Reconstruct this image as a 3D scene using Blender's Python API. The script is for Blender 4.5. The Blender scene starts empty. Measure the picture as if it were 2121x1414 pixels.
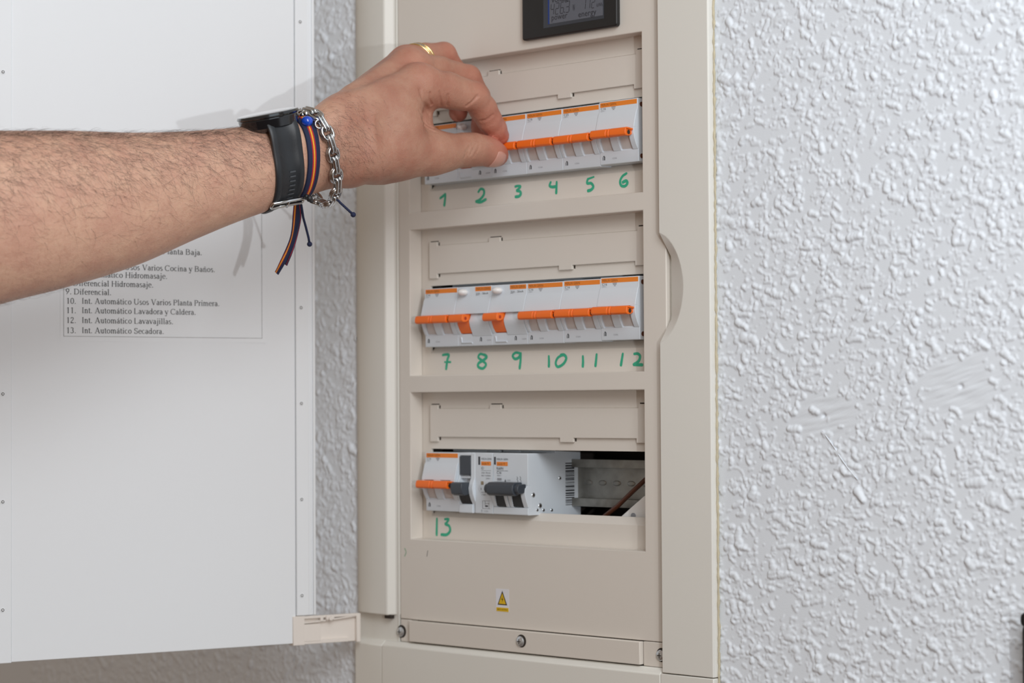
import bpy, bmesh, math, random
import numpy as np
from mathutils import Vector, Matrix
from mathutils.bvhtree import BVHTree
random.seed(7); rng = np.random.default_rng(7)
SC = bpy.context.scene; COL = SC.collection

# ------------------------------------------------------------------ camera
# lengths in the script are millimetres; Z0 lifts the panel to chest height
F = 4600.0
CAM = np.array([1223.4, -1185.85, -65.73]); YAW, PITCH, ROLL = 0.761756, 0.027909, -0.005853
Z0 = 1450.0
def cam_axes():
    cy, sy, cp, sp = math.cos(YAW), math.sin(YAW), math.cos(PITCH), math.sin(PITCH)
    f = np.array([-sy*cp, cy*cp, sp]); r = np.array([cy, sy, 0.0]); u = np.cross(r, f)
    cr, sr = math.cos(ROLL), math.sin(ROLL)
    return r*cr+u*sr, -r*sr+u*cr, f
CR, CU, CF = cam_axes()
def W(p):                                    # mm -> metres in the world
    return Vector((p[0]*.001, p[1]*.001, (p[2]+Z0)*.001))
def c2w(p):                                  # (right, up, depth) mm from the camera -> panel mm
    p = np.asarray(p, float); return CAM + p[..., 0:1]*CR + p[..., 1:2]*CU + p[..., 2:3]*CF
def cm(u, v, z): return np.array([(u-1060.5)*z/F, (707-v)*z/F, z])
def ray(a, b): return CR*(a-1060.5)/F + CU*(707-b)/F + CF
def onY(a, b, y):
    d = ray(a, b); return CAM + d*((y-CAM[1])/d[1])
def onX(a, b, x):
    d = ray(a, b); return CAM + d*((x-CAM[0])/d[0])

cd = bpy.data.cameras.new('camera'); co = bpy.data.objects.new('camera', cd); COL.objects.link(co)
M = Matrix(((CR[0], CU[0], -CF[0], 0), (CR[1], CU[1], -CF[1], 0), (CR[2], CU[2], -CF[2], 0), (0, 0, 0, 1)))
M.translation = W(CAM); co.matrix_world = M
cd.sensor_width = 36.0; cd.lens = F/2121*36.0; cd.clip_start = .05; cd.clip_end = 50
cd.dof.use_dof = True; cd.dof.focus_distance = 1.52; cd.dof.aperture_fstop = 8.0
SC.camera = co
# ------------------------------------------------------------------ light
SC.view_settings.view_transform = 'Standard'; SC.view_settings.look = 'None'
SC.view_settings.gamma = 1; SC.view_settings.use_curve_mapping = False
SC.view_settings.exposure = -0.62
wd = bpy.data.worlds.new('world'); SC.world = wd; wd.use_nodes = True
bg = wd.node_tree.nodes['Background']; bg.inputs[0].default_value = (1.0, .81, .64, 1); bg.inputs[1].default_value = .46
def area(name, loc, target, size, power, col=(1, 1, 1), size_y=None):
    l = bpy.data.lights.new(name, 'AREA'); l.energy = power; l.color = col; l.size = size
    if size_y: l.shape = 'RECTANGLE'; l.size_y = size_y
    o = bpy.data.objects.new(name, l); COL.objects.link(o)
    o.location = W(loc); o.rotation_euler = (W(target)-W(loc)).to_track_quat('-Z', 'Y').to_euler()
    return o
area('ceiling_lamp', (1130, -740, 520), (0, -60, 60), .6, 12.8, (.93, .965, 1))
area('window_light', (1000, -700, 1000), (250, 0, 0), .7, 4.6, (.76, .90, 1))
fl = c2w(np.array([400.0, 15.0, 0.0])); area('camera_flash', tuple(fl), (60, 0, 20), .016, 6.8, (.95, .975, 1))

# ------------------------------------------------------------------ materials
def lin(c): return tuple(((x/255)/12.92 if x/255 <= .04045 else ((x/255+.055)/1.055)**2.4) for x in c)
MATS = {}
def mat(name, rgb, rough=.5, metal=0.0, bump=0.0, bscale=900, var=0.03, vscale=40, spec=.5, coat=0.0, sss=0.0, trans=0.0, emit=None):
    m = bpy.data.materials.new(name); m.use_nodes = True; nt = m.node_tree; b = nt.nodes['Principled BSDF']
    c = lin(rgb); b.inputs['Base Color'].default_value = (*c, 1); b.inputs['Roughness'].default_value = rough
    b.inputs['Metallic'].default_value = metal; b.inputs['Specular IOR Level'].default_value = spec
    b.inputs['Coat Weight'].default_value = coat; b.inputs['Transmission Weight'].default_value = trans
    tc = nt.nodes.new('ShaderNodeTexCoord')
    if var:
        n = nt.nodes.new('ShaderNodeTexNoise'); n.inputs['Scale'].default_value = vscale; n.inputs['Detail'].default_value = 4
        nt.links.new(tc.outputs['Object'], n.inputs['Vector'])
        mx = nt.nodes.new('ShaderNodeMix'); mx.data_type = 'RGBA'
        mx.inputs[6].default_value = (*[x*(1-var) for x in c], 1); mx.inputs[7].default_value = (*[min(1, x*(1+var)) for x in c], 1)
        nt.links.new(n.outputs['Fac'], mx.inputs[0]); nt.links.new(mx.outputs[2], b.inputs['Base Color'])
    if bump:
        n2 = nt.nodes.new('ShaderNodeTexNoise'); n2.inputs['Scale'].default_value = bscale; n2.inputs['Detail'].default_value = 3
        nt.links.new(tc.outputs['Object'], n2.inputs['Vector'])
        bp = nt.nodes.new('ShaderNodeBump'); bp.inputs['Strength'].default_value = bump; bp.inputs['Distance'].default_value = .0004
        nt.links.new(n2.outputs['Fac'], bp.inputs['Height']); nt.links.new(bp.outputs['Normal'], b.inputs['Normal'])
    if sss:
        b.inputs['Subsurface Weight'].default_value = sss; b.inputs['Subsurface Radius'].default_value = (1.0, .35, .2); b.inputs['Subsurface Scale'].default_value = .003
    if emit:
        b.inputs['Emission Color'].default_value = (*lin(emit[0]), 1); b.inputs['Emission Strength'].default_value = emit[1]
    MATS[name] = m; return m
cream = mat('cream_plastic', (221, 214, 205), .42, bump=.08, bscale=1500, var=.012, vscale=12)
cream_frame = mat('cream_frame_plastic', (228, 226, 219), .40, bump=.06, bscale=1500, var=.012, vscale=12)
hinge_m = mat('hinge_plastic', (232, 224, 216), .45, var=.015)
door_m = mat('white_door_plastic', (235, 238, 241), .33, bump=.04, bscale=700, var=.008, vscale=9)
wall_m = mat('stucco_paint', (230, 236, 243), .62, bump=.22, bscale=1400, var=.02, vscale=20, spec=.3)
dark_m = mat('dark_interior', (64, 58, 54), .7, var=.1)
gap_m = mat('dark_slot', (52, 44, 38), .8, var=.05)
grey_m = mat('grey_breaker_plastic', (217, 224, 231), .38, bump=.05, bscale=2500, var=.012, vscale=60)
rock_m = mat('pale_rocker_plastic', (212, 204, 200), .45, var=.03)
orange_m = mat('orange_plastic', (248, 116, 34), .36, bump=.05, bscale=2500, var=.03, vscale=80)
ostrip_m = mat('orange_print', (240, 138, 46), .45, var=.03, vscale=120)
ink_m = mat('black_ink', (60, 62, 68), .6, var=.05)
brand_m = mat('brown_ink', (128, 78, 42), .6, var=.05)
line_m = mat('grey_ink', (150, 152, 158), .6, var=.05)
white_pl = mat('white_plastic', (240, 238, 236), .35, var=.01)
slate_m = mat('slate_plastic', (62, 68, 76), .38, bump=.05, var=.04)
blackr_m = mat('black_ribbed_plastic', (34, 33, 34), .45, var=.05)
steel_m = mat('zinc_steel', (206, 210, 214), .26, metal=.75, bump=.1, var=.06)
rail_m = mat('galvanised_rail', (150, 148, 142), .42, metal=.85, bump=.5, bscale=260, var=.45, vscale=90)
meter_m = mat('meter_black', (28, 28, 29), .42, bump=.04, var=.04)
lcd_m = mat('meter_screen', (96, 99, 108), .22, var=.02, emit=((90, 100, 120), .03))
lcdblue_m = mat('meter_screen_blue', (22, 52, 120), .2, var=.02, emit=((20, 60, 150), .05))
lcdink_m = mat('screen_ink', (38, 38, 46), .4, var=.02)
green_m = mat('green_marker', (54, 172, 136), .5, var=.22, vscale=300)
paper_m = mat('paper', (236, 239, 242), .55, bump=.05, var=.012, vscale=25)
pink_m = mat('paper_ink', (70, 70, 72), .7, var=.08, vscale=200)
pline_m = mat('paper_frame_ink', (150, 150, 150), .7, var=.05)
yellow_m = mat('warning_yellow', (226, 184, 6), .5, var=.03)
stick_m = mat('sticker_white', (226, 226, 232), .4, var=.02)
wblack_m = mat('warning_black', (44, 36, 20), .5, var=.05)
copper_m = mat('copper_rivet', (120, 74, 56), .4, metal=.5, var=.2, vscale=400)
wire_m = mat('brown_wire', (92, 52, 34), .4, var=.05)
slot_m = mat('strap_slot_grey', (72, 75, 80), .5, var=.05)
rubber_m = mat('black_rubber', (34, 37, 41), .42, bump=.12, bscale=1800, var=.05)
casem_m = mat('watch_case_black', (20, 22, 26), .16, var=.04, coat=.4)
glass_m = mat('watch_glass', (14, 16, 20), .05, var=0, coat=1.0, spec=.9)
silver_m = mat('polished_steel', (206, 207, 208), .16, metal=1, var=.05)
gold_m = mat('gold', (240, 206, 148), .17, metal=1, var=.03)
stone_m = mat('pave_stones', (150, 152, 160), .12, metal=.6, var=.5, vscale=1400)
navy_m = mat('navy_woven', (26, 34, 66), .75, bump=.6, bscale=2600, var=.15, vscale=900)
red_m = mat('red_woven', (176, 30, 38), .75, bump=.6, bscale=2600, var=.12, vscale=900)
yel_m = mat('yellow_woven', (226, 168, 44), .75, bump=.6, bscale=2600, var=.12, vscale=900)
bead_m = mat('blue_bead', (24, 74, 190), .12, var=.25, vscale=250, coat=.6)
blk_m = mat('black_object', (14, 14, 16), .5, var=.05)
hair_m = mat('dark_hair', (62, 46, 38), .45, var=.1)
nail_m = mat('fingernail', (206, 152, 136), .28, var=.04, vscale=300, coat=.2)
caulk_m = mat('old_caulk', (196, 186, 160), .7, bump=.4, var=.2, vscale=200)

# ------------------------------------------------------------------ mesh helpers
def empty(name, loc, label=None, cat=None, group=None):
    o = bpy.data.objects.new(name, None); COL.objects.link(o); o.location = W(loc); o.empty_display_size = .01
    tag(o, label, cat, group); o['_o'] = 0; del o['_o']; return o
def tag(o, label=None, cat=None, group=None, kind=None):
    if label: o['label'] = label
    if cat: o['category'] = cat
    if group: o['group'] = group
    if kind: o['kind'] = kind
    return o
class MB:
    """collects verts in panel millimetres; build() makes one mesh object"""
    def __init__(s): s.v = []; s.f = []; s.mi = []
    def add(s, vs, fs, m=0):
        n = len(s.v); s.v += [tuple(map(float, p)) for p in vs]; s.f += [tuple(i+n for i in f) for f in fs]; s.mi += [m]*len(fs); return s
    def box(s, x0, x1, y0, y1, z0, z1, m=0):
        vs = [(x, y, z) for x in (x0, x1) for y in (y0, y1) for z in (z0, z1)]
        return s.add(vs, [(0, 1, 3, 2), (4, 6, 7, 5), (0, 4, 5, 1), (2, 3, 7, 6), (0, 2, 6, 4), (1, 5, 7, 3)], m)
    def prism(s, poly, axis, a, b, m=0):
        """poly: 2-D points; axis 'x': (y,z) extruded in x; 'y': (x,z) extruded in y"""
        n = len(poly)
        P = (lambda p, t: (t, p[0], p[1])) if axis == 'x' else ((lambda p, t: (p[0], t, p[1])) if axis == 'y' else (lambda p, t: (p[0], p[1], t)))
        vs = [P(p, a) for p in poly]+[P(p, b) for p in poly]
        fs = [tuple(range(n)), tuple(range(2*n-1, n-1, -1))]+[(i, (i+1) % n, n+(i+1) % n, n+i) for i in range(n)]
        return s.add(vs, fs, m)
    def cells(s, xs, zs, fill, y0, y1, m=0):
        nx, nz = len(xs)-1, len(zs)-1; idx = {}; vs = []; fs = []
        def V(i, j, k):
            if (i, j, k) not in idx: idx[(i, j, k)] = len(vs); vs.append((xs[i], (y0, y1)[k], zs[j]))
            return idx[(i, j, k)]
        ok = lambda i, j: 0 <= i < nx and 0 <= j < nz and fill(i, j)
        for i in range(nx):
            for j in range(nz):
                if not ok(i, j): continue
                fs.append((V(i, j, 0), V(i+1, j, 0), V(i+1, j+1, 0), V(i, j+1, 0))); fs.append((V(i, j, 1), V(i, j+1, 1), V(i+1, j+1, 1), V(i+1, j, 1)))
                if not ok(i-1, j): fs.append((V(i, j, 0), V(i, j+1, 0), V(i, j+1, 1), V(i, j, 1)))
                if not ok(i+1, j): fs.append((V(i+1, j, 0), V(i+1, j, 1), V(i+1, j+1, 1), V(i+1, j+1, 0)))
                if not ok(i, j-1): fs.append((V(i, j, 0), V(i, j, 1), V(i+1, j, 1), V(i+1, j, 0)))
                if not ok(i, j+1): fs.append((V(i, j+1, 0), V(i+1, j+1, 0), V(i+1, j+1, 1), V(i, j+1, 1)))
        return s.add(vs, fs, m)
    def tube(s, pts, rad, n=8, m=0, closed=False, cap=True):
        pts = [np.asarray(p, float) for p in pts]; N = len(pts); rad = rad if hasattr(rad, '__len__') else [rad]*N
        rings = []; prev = None
        for i in range(N):
            a = pts[i-1] if (i > 0 or closed) else pts[i]; b = pts[(i+1) % N] if (i < N-1 or closed) else pts[i]
            t = b-a; t /= (np.linalg.norm(t)+1e-12)
            if prev is None:
                h = np.array([0, 0, 1.]) if abs(t[2]) < .9 else np.array([1., 0, 0])
                e1 = np.cross(t, h)
            else: e1 = prev-t*(prev@t)
            e1 /= np.linalg.norm(e1); prev = e1; e2 = np.cross(t, e1)
            rings.append([pts[i]+rad[i]*(e1*math.cos(2*math.pi*k/n)+e2*math.sin(2*math.pi*k/n)) for k in range(n)])
        vs = [q for R in rings for q in R]; fs = []
        for i in range(N if closed else N-1):
            j = (i+1) % N
            for k in range(n): fs.append((i*n+k, i*n+(k+1) % n, j*n+(k+1) % n, j*n+k))
        if cap and not closed: fs += [tuple(range(n-1, -1, -1)), tuple((N-1)*n+k for k in range(n))]
        return s.add(vs, fs, m)
    def disc(s, c, nrm, r, n=20, h=.0, m=0, r2=None):
        """short cylinder from c along nrm, height h"""
        nrm = np.asarray(nrm, float); nrm /= np.linalg.norm(nrm); h0 = np.array([0, 0, 1.]) if abs(nrm[2]) < .9 else np.array([1., 0, 0])
        e1 = np.cross(nrm, h0); e1 /= np.linalg.norm(e1); e2 = np.cross(nrm, e1); c = np.asarray(c, float); r2 = r if r2 is None else r2
        A = [c+r*(e1*math.cos(2*math.pi*k/n)+e2*math.sin(2*math.pi*k/n)) for k in range(n)]
        if not h: return s.add(A, [tuple(range(n))], m)
        B = [c+nrm*h+r2*(e1*math.cos(2*math.pi*k/n)+e2*math.sin(2*math.pi*k/n)) for k in range(n)]
        return s.add(A+B, [tuple(range(n-1, -1, -1)), tuple(range(n, 2*n))]+[(k, (k+1) % n, n+(k+1) % n, n+k) for k in range(n)], m)
    def ellipsoid(s, c, rx, ry, rz, nu=16, nv=10, m=0, ax=None):
        ax = np.eye(3) if ax is None else np.asarray(ax); vs = []; fs = []
        for j in range(nv+1):
            th = math.pi*j/nv
            for i in range(nu):
                ph = 2*math.pi*i/nu; q = (rx*math.sin(th)*math.cos(ph), ry*math.sin(th)*math.sin(ph), rz*math.cos(th))
                vs.append(np.asarray(c)+q[0]*ax[0]+q[1]*ax[1]+q[2]*ax[2])
        for j in range(nv):
            for i in range(nu): fs.append((j*nu+i, (j+1)*nu+i, (j+1)*nu+(i+1) % nu, j*nu+(i+1) % nu))
        return s.add(vs, fs, m)
    def tri(s, v, f, m=0): return s.add(v, f, m)
    def build(s, name, mats, parent=None, bevel=0, seg=2, smooth=False, angle=35, origin=None, kind=None, label=None, clean=True, xf=None):
        if xf is not None: s.v = [tuple(p) for p in xf(np.array(s.v))]
        me = bpy.data.meshes.new(name)
        if origin is None: origin = parent_origin(parent) if parent else (np.array(s.v).min(0)+np.array(s.v).max(0))/2
        L = np.array(W(origin)); vv = [np.array(W(p))-L for p in s.v]
        me.from_pydata([tuple(p) for p in vv], [], s.f)
        ml = mats if isinstance(mats, (list, tuple)) else [mats]
        for m_ in ml: me.materials.append(m_)
        for p, k in zip(me.polygons, s.mi): p.material_index = k
        if clean:
            b = bmesh.new(); b.from_mesh(me); bmesh.ops.remove_doubles(b, verts=b.verts, dist=2e-6)
            bmesh.ops.recalc_face_normals(b, faces=b.faces)
            if bevel: bmesh.ops.dissolve_limit(b, angle_limit=.02, verts=b.verts, edges=b.edges)
            b.to_mesh(me); b.free()
        o = bpy.data.objects.new(name, me); COL.objects.link(o)
        if parent: o.parent = parent; o.location = Vector(L)-Vector(W(parent_origin(parent)))
        else: o.location = Vector(L)
        if bevel:
            bv = o.modifiers.new('bevel', 'BEVEL'); bv.width = bevel*.001; bv.segments = seg; bv.limit_method = 'ANGLE'; bv.angle_limit = math.radians(angle); bv.harden_normals = False
        if smooth:
            for p in me.polygons: p.use_smooth = True
            if smooth != 'all': me.set_sharp_from_angle(angle=math.radians(angle))
        if kind: o['kind'] = kind
        if label: o['label'] = label
        return o
def parent_origin(o):
    l = Vector((0, 0, 0)); q = o
    while q is not None: l += Vector(q.location); q = q.parent
    return np.array([l[0]*1000, l[1]*1000, l[2]*1000-Z0])
def copy_tree(o, parent=None):
    c = o.copy(); COL.objects.link(c); c.parent = parent
    for ch in list(o.children): copy_tree(ch, c)
    return c
# flat print with Blender's built-in font
_tc = {}
def text_geo(t):
    if t not in _tc:
        cu = bpy.data.curves.new('t', 'FONT'); cu.body = t; cu.size = 1.0; cu.resolution_u = 2
        ob = bpy.data.objects.new('t', cu); me = bpy.data.meshes.new_from_object(ob)
        v = [(q.co.x, q.co.y) for q in me.vertices]; f = [tuple(p.vertices) for p in me.polygons]
        bpy.data.objects.remove(ob); bpy.data.curves.remove(cu); bpy.data.meshes.remove(me); _tc[t] = (v, f)
    return _tc[t]
def put_text(mb, t, P, h, w=None, m=0, shear=0.0):
    """P(a,b) maps text-plane mm to space; h cap height, w total width"""
    v, f = text_geo(t)
    if not v: return
    x0 = min(p[0] for p in v); x1 = max(p[0] for p in v); y1 = .729; sy = h/y1; sx = sy if w is None else w/(x1-x0)
    mb.add([P((p[0]-x0)*sx+shear*p[1]*sy, p[1]*sy) for p in v], f, m)
def ribbon(mb, pts, P, w, m=0, n=6):
    """flat rounded pen stroke through 2-D pts"""
    pts = [np.array(p, float) for p in pts]
    if len(pts) > 2:                        # Catmull-Rom
        q = [2*pts[0]-pts[1]]+pts+[2*pts[-1]-pts[-2]]; out = []
        for i in range(1, len(q)-2):
            for k in range(n):
                t = k/n; out.append(.5*((2*q[i])+(q[i+1]-q[i-1])*t+(2*q[i-1]-5*q[i]+4*q[i+1]-q[i+2])*t*t+(3*q[i]-q[i-1]-3*q[i+1]+q[i+2])*t**3))
        out.append(pts[-1]); pts = out
    N = len(pts); L = []; R = []
    for i in range(N):
        t = pts[min(i+1, N-1)]-pts[max(i-1, 0)]; t = t/(np.linalg.norm(t)+1e-9); nn = np.array([-t[1], t[0]])
        wi = (w[0]+(w[1]-w[0])*i/(N-1)) if isinstance(w, tuple) else w
        if i in (0, N-1): wi *= .7
        e = -t*wi*.35 if i == 0 else (t*wi*.35 if i == N-1 else 0)
        L.append(pts[i]+nn*wi/2+e); R.append(pts[i]-nn*wi/2+e)
    mb.add([P(*p) for p in L]+[P(*p) for p in R], [(i, i+1, N+i+1, N+i) for i in range(N-1)], m)

# ================================================================== SETTING: stucco wall
def gotele(x0, x1, z0, z1, st, n_worm, seed, patches=()):
    g = np.random.default_rng(seed); nx = int((x1-x0)/st)+1; nz = int((z1-z0)/st)+1
    H = np.zeros((nx, nz), np.float32); dens = g.random((24, 40))
    def stamp(cx, cz, r, h):
        i0, i1 = max(0, int((cx-r-x0)/st)), min(nx, int((cx+r-x0)/st)+2); j0, j1 = max(0, int((cz-r-z0)/st)), min(nz, int((cz+r-z0)/st)+2)
        if i0 >= i1 or j0 >= j1: return
        X = (x0+np.arange(i0, i1)*st-cx)[:, None]; Z = (z0+np.arange(j0, j1)*st-cz)[None, :]
        q = 1-(X*X+Z*Z)/(r*r); p = np.where(q > 0, h*np.sqrt(np.maximum(q, 0))*np.minimum(1, np.maximum(q, 0)*3)**.5, 0)
        H[i0:i1, j0:j1] = np.maximum(H[i0:i1, j0:j1], p)
    for _ in range(n_worm):
        cx, cz = g.uniform(x0, x1), g.uniform(z0, z1)
        d = dens[int((cx-x0)/(x1-x0)*23), int((cz-z0)/(z1-z0)*39)]
        if g.random() > .42+.5*d: continue
        k = 1.0
        for (px_, pz_, pr) in patches:
            dd = math.hypot((cx-px_)/pr[0], (cz-pz_)/pr[1]); k = min(k, max(0, (dd-.75)*2.2))
        if g.random() > k+.06: continue
        r = g.gamma(3.2, .24)+.42; h = r*g.uniform(.36, .72); a = g.uniform(0, 2*math.pi)
        for s in range(g.integers(1, 6)):
            stamp(cx, cz, r, h); a += g.normal(0, .55); cx += math.cos(a)*r*1.0; cz += math.sin(a)*r*.8; r *= g.uniform(.78, 1.1)
    # gentle unevenness and a light blur so drops merge like thick paint
    for _ in range(1): H = (H*2+np.roll(H, 1, 0)+np.roll(H, -1, 0)+np.roll(H, 1, 1)+np.roll(H, -1, 1))/6
    X = x0+np.arange(nx)*st; Z = z0+np.arange(nz)*st
    for (px_, pz_, pr) in patches:           # trowelled repairs: slanted smear ridges and a plugged hole
        XX = X[:, None]-px_; ZZ = Z[None, :]-pz_; mk = np.exp(-((XX/pr[0])**2+(ZZ/pr[1])**2)**2)
        gg = np.random.default_rng(seed+int(px_)); sm = gg.normal(0, 1, H.shape).astype(np.float32)
        for _k in range(26):
            dx, dz = [(2, 1), (3, 1), (1, 0), (1, 1)][gg.integers(4)]; sm = .5*(sm+np.roll(np.roll(sm, dx*int(gg.integers(1, 4)), 0), dz, 1))
        H += (mk*.15*sm/sm.std()).astype(np.float32)
        H += (.3*mk*(.12*np.sin(ZZ*.9-XX*.42+2.2*np.sin(XX*.21+ZZ*.13))+.10*np.sin(ZZ*2.7-XX*1.1+1.5*np.sin(ZZ*.5))+.12*np.sin(ZZ*.33+XX*.21))).astype(np.float32)
        H -= (1.6*np.exp(-((XX/1.5)**2+(ZZ/1.4)**2))).astype(np.float32)
    return X, Z, H
def grid_faces(nx, nz, base):
    i = np.arange(nx-1)[:, None]*nz+np.arange(nz-1)[None, :]+base
    return np.stack([i, i+nz, i+nz+1, i+1], -1).reshape(-1, 4)
WALLY = -4.0
pA = onY(1690, 835, WALLY); pB = onY(1990, 800, WALLY)
VS = []; FS = []; nb = 0
for args in ((288.0, 556, -292, 330, .62, 17000, 3, ((pA[0]+6, pA[2]-8, (26, 14)), (pB[0], pB[2], (25, 20)))), (-150, -71, -352, 300, .9, 6400, 5, ()), (-520, -149.2, -352, -205, .95, 6600, 6, ())):
    X, Z, H = gotele(*args)
    v = np.stack([np.repeat(X, len(Z)), WALLY-H.ravel(), np.tile(Z, len(X))], 1); VS.append(v); FS.append(grid_faces(len(X), len(Z), nb)); nb += len(v)
flat = [(-520, -71, -352, 300), (556, 1900, -1440, 1000), (288, 556, -1440, -292), (288, 556, 330, 1000), (-520, -71, -1440, -352), (-520, -71, 300, 1000), (-1500, -520, -1440, 1000), (1900, 3500, -1440, 1000), (-71, 288, 300, 1000), (-71, 288, -1440, -296)]
for a, b, c, d in flat:
    yy = WALLY+(.15 if (a, c) == (-520, -352) else 0); VS.append(np.array([(a, yy, c), (b, yy, c), (b, yy, d), (a, yy, d)], float)); FS.append(np.array([[0, 1, 2, 3]])+nb); nb += 4
V = np.concatenate(VS); V[:, 2] += Z0; V *= .001; FA = np.concatenate(FS).astype(np.int32)
me = bpy.data.meshes.new('wall_back'); me.vertices.add(len(V)); me.vertices.foreach_set('co', V.astype(np.float32).ravel())
me.loops.add(FA.size); me.loops.foreach_set('vertex_index', FA.ravel()); me.polygons.add(len(FA))
me.polygons.foreach_set('loop_start', np.arange(len(FA), dtype=np.int32)*4); me.polygons.foreach_set('use_smooth', np.ones(len(FA), bool))
me.update(calc_edges=True); me.materials.append(wall_m); wall = bpy.data.objects.new('wall_back', me); COL.objects.link(wall); wall['kind'] = 'structure'
g = np.random.default_rng(12); zz_ = np.arange(-292, 290, 2.6); pts = [(288.1+g.normal(0, .12), WALLY-1.1+g.normal(0, .2), z) for z in zz_]
MB().tube(pts, [.8+g.normal(0, .2) for _ in pts], 8).build('caulk_bead', caulk_m, wall, smooth='all')
# stray bristle left in the paint
pts = [onY(u, v, WALLY-.6) for u, v in ((1704, 893), (1714, 907), (1727, 925), (1741, 948), (1757, 970), (1776, 993))]
tag(MB().tube(pts, .35, 6).build('paint_bristle', wall_m, wall, smooth='all'))
floor_m = mat('brown_floor', (122, 90, 68), .4, var=.1, vscale=3)
fo = MB().box(-1500, 3500, -5200, -4, -1460, -1440).build('floor', floor_m); fo['kind'] = 'structure'

# ================================================================== ELECTRICAL PANEL
panel = empty('electrical_panel', (106, -5, -290), 'cream plastic electrical panel with three rows of breakers, its door swung open to the left', 'electrical panel')
# metal tray inside the wall
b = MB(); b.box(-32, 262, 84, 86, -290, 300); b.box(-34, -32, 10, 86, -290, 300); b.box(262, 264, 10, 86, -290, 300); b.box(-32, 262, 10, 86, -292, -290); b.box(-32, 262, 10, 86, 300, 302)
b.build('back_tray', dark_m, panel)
CX0, CX1 = -11.2, 223.6
rows = (125.0, 0.0, -125.0)
xs = [-23.2, CX0, CX1, 244.5]; zs = [-230.6]+sorted([z+68.2 for z in rows]+[z-43.9 for z in rows])+[296]
cover = MB().cells(xs, zs, lambda i, j: not (i == 1 and j in (1, 3, 5)), -5, 8).build('front_cover', cream, panel, bevel=.7, seg=3, smooth=True)
rpanels = []
for zc in rows:
    b = MB().cells([CX0-1, -1.6, 219, CX1+1], [zc-45, zc-27, zc+25, zc+69.5], lambda i, j: not (i == 1 and j == 1), 8, 10)
    b.prism([(8.01, zc-27.2), (13, zc-21.5), (14.5, zc-21.5), (10, zc-27.5)], 'x', -1.6, 219)
    rp = b.build('recess_panel', cream, panel, smooth=True); rpanels.append(rp)
    # clip-in name strip with tabs
    z = zc
    poly = [(-1, z+58.6), (7.5, z+58.6), (7.5, z+55.5), (63, z+55.5), (63, z+58.6), (74.5, z+58.6), (74.5, z+55.5), (209, z+55.5), (209, z+58.4), (220, z+58.4),
            (220, z+31), (207, z+31), (207, z+34.2), (147, z+34.2), (147, z+31), (134, z+31), (134, z+34.2), (7.5, z+34.2), (7.5, z+30.5), (-1, z+30.5)]
    b = MB().prism(poly, 'y', 6.0, 8.0); b.build('name_strip', cream, panel, bevel=.25, smooth=True)
    b = MB()
    for (xa, xb, za, zb) in ((7.6, 9.0, 55.8, 58.2), (74.6, 76.0, 55.8, 58.2), (7.6, 9.0, 31.6, 34.0), (147.2, 148.6, 31.6, 34.0), (-1, 7.5, 58.7, 59.4), (63, 74.5, 58.7, 59.4), (209, 220, 58.5, 59.4)):
        b.box(xa, xb, 7.9, 8.1, z+za, z+zb)
    b.build('tab_slot', gap_m, panel, kind='stuff')
    b = MB().box(9, 63, 7.7, 8.0, z+56, z+58.8); b.box(76, 209, 7.7, 8.0, z+56, z+58.8); b.build('guide_groove', cream, panel, kind='stuff')
# frame: left strip (stops above the hinge), right strip with finger notch, bottom rail with corner pieces
FY = -10.5
MB().prism([(-71.0, -4.5), (-70.6, -6.0), (-68.6, -7.4), (-64, -8.7), (-57, -9.8), (-48, -10.4), (-40, FY), (-33.3, FY), (-27.8, -4.2), (-22.0, -4.2), (-22.0, 4), (-71.0, 4)], 'z', -228.4, 296).build('frame_strip', cream_frame, panel, bevel=1.1, seg=3, smooth=True, label='left frame strip above the hinge arm')
MB().prism([(-26.4, -4.8), (-24.8, -4.8), (-24.8, 2), (-26.4, 2)], 'z', -250, 296).build('frame_lip', cream_frame, panel, bevel=.4, smooth=True)
MB().box(-70.6, -24.9, -4.2, 4, -254, -220).build('hinge_base', cream_frame, panel, bevel=.6, smooth=True)
MB().box(-37.5, -31, -8.5, -4, -231, -228).build('hinge_stop', gap_m, panel)
# right strip: front face cut by the notch arc, scooped back to the inner edge
XI, XO = 242.8, 286.6
arc = []
for k in range(29):
    t = -1+2*k/28; z = 13.4+37.8*t; arc.append((XI+21.2*max(0, 1-abs(t)**1.9)**.62, z))
inner = []
for (xx, zz) in arc:
    t = (zz-13.4)/37.8; q_ = min(1, (1-abs(t))/.45); inner.append((XI+5.8*q_, zz, FY+6.2*q_))
b = MB(); n = len(arc)
outer = [(XO, zz) for _, zz in arc]
v = [(x, FY, z) for x, z in arc]+[(x, FY, z) for x, z in outer]+[(x, y, z) for x, z, y in inner]+[(x+.4, -.6, z) for x, z, y in inner]
f = []
for i in range(n-1):
    f += [(i, i+1, n+i+1, n+i), (2*n+i, 2*n+i+1, i+1, i), (3*n+i, 3*n+i+1, 2*n+i+1, 2*n+i)]
b.add(v, f)
zt, zb = arc[-1][1], arc[0][1]; ZB = -250.6
for za, zc in ((zt, 296), (ZB, zb)):
    b.add([(XI, FY, za), (XO, FY, za), (XO, FY, zc), (XI, FY, zc), (XI, -1, za), (XI, -1, zc)], [(0, 1, 2, 3), (0, 3, 5, 4)])
b.add([(XO, FY, ZB), (XO, FY, zb), (XO, FY, zt), (XO, FY, 296), (XO+.7, -9.6, 296), (XO+.7, -9.6, ZB), (XO+.9, -2, 296), (XO+.9, -2, ZB)],
      [(0, 1, 2, 3, 4, 5), (5, 4, 6, 7)])
b.add([(XI, FY, ZB), (XO, FY, ZB), (XO+.7, -9.6, ZB), (XO+.9, -2, ZB), (XI, -1, ZB)], [(0, 1, 2, 3, 4)])
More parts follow.
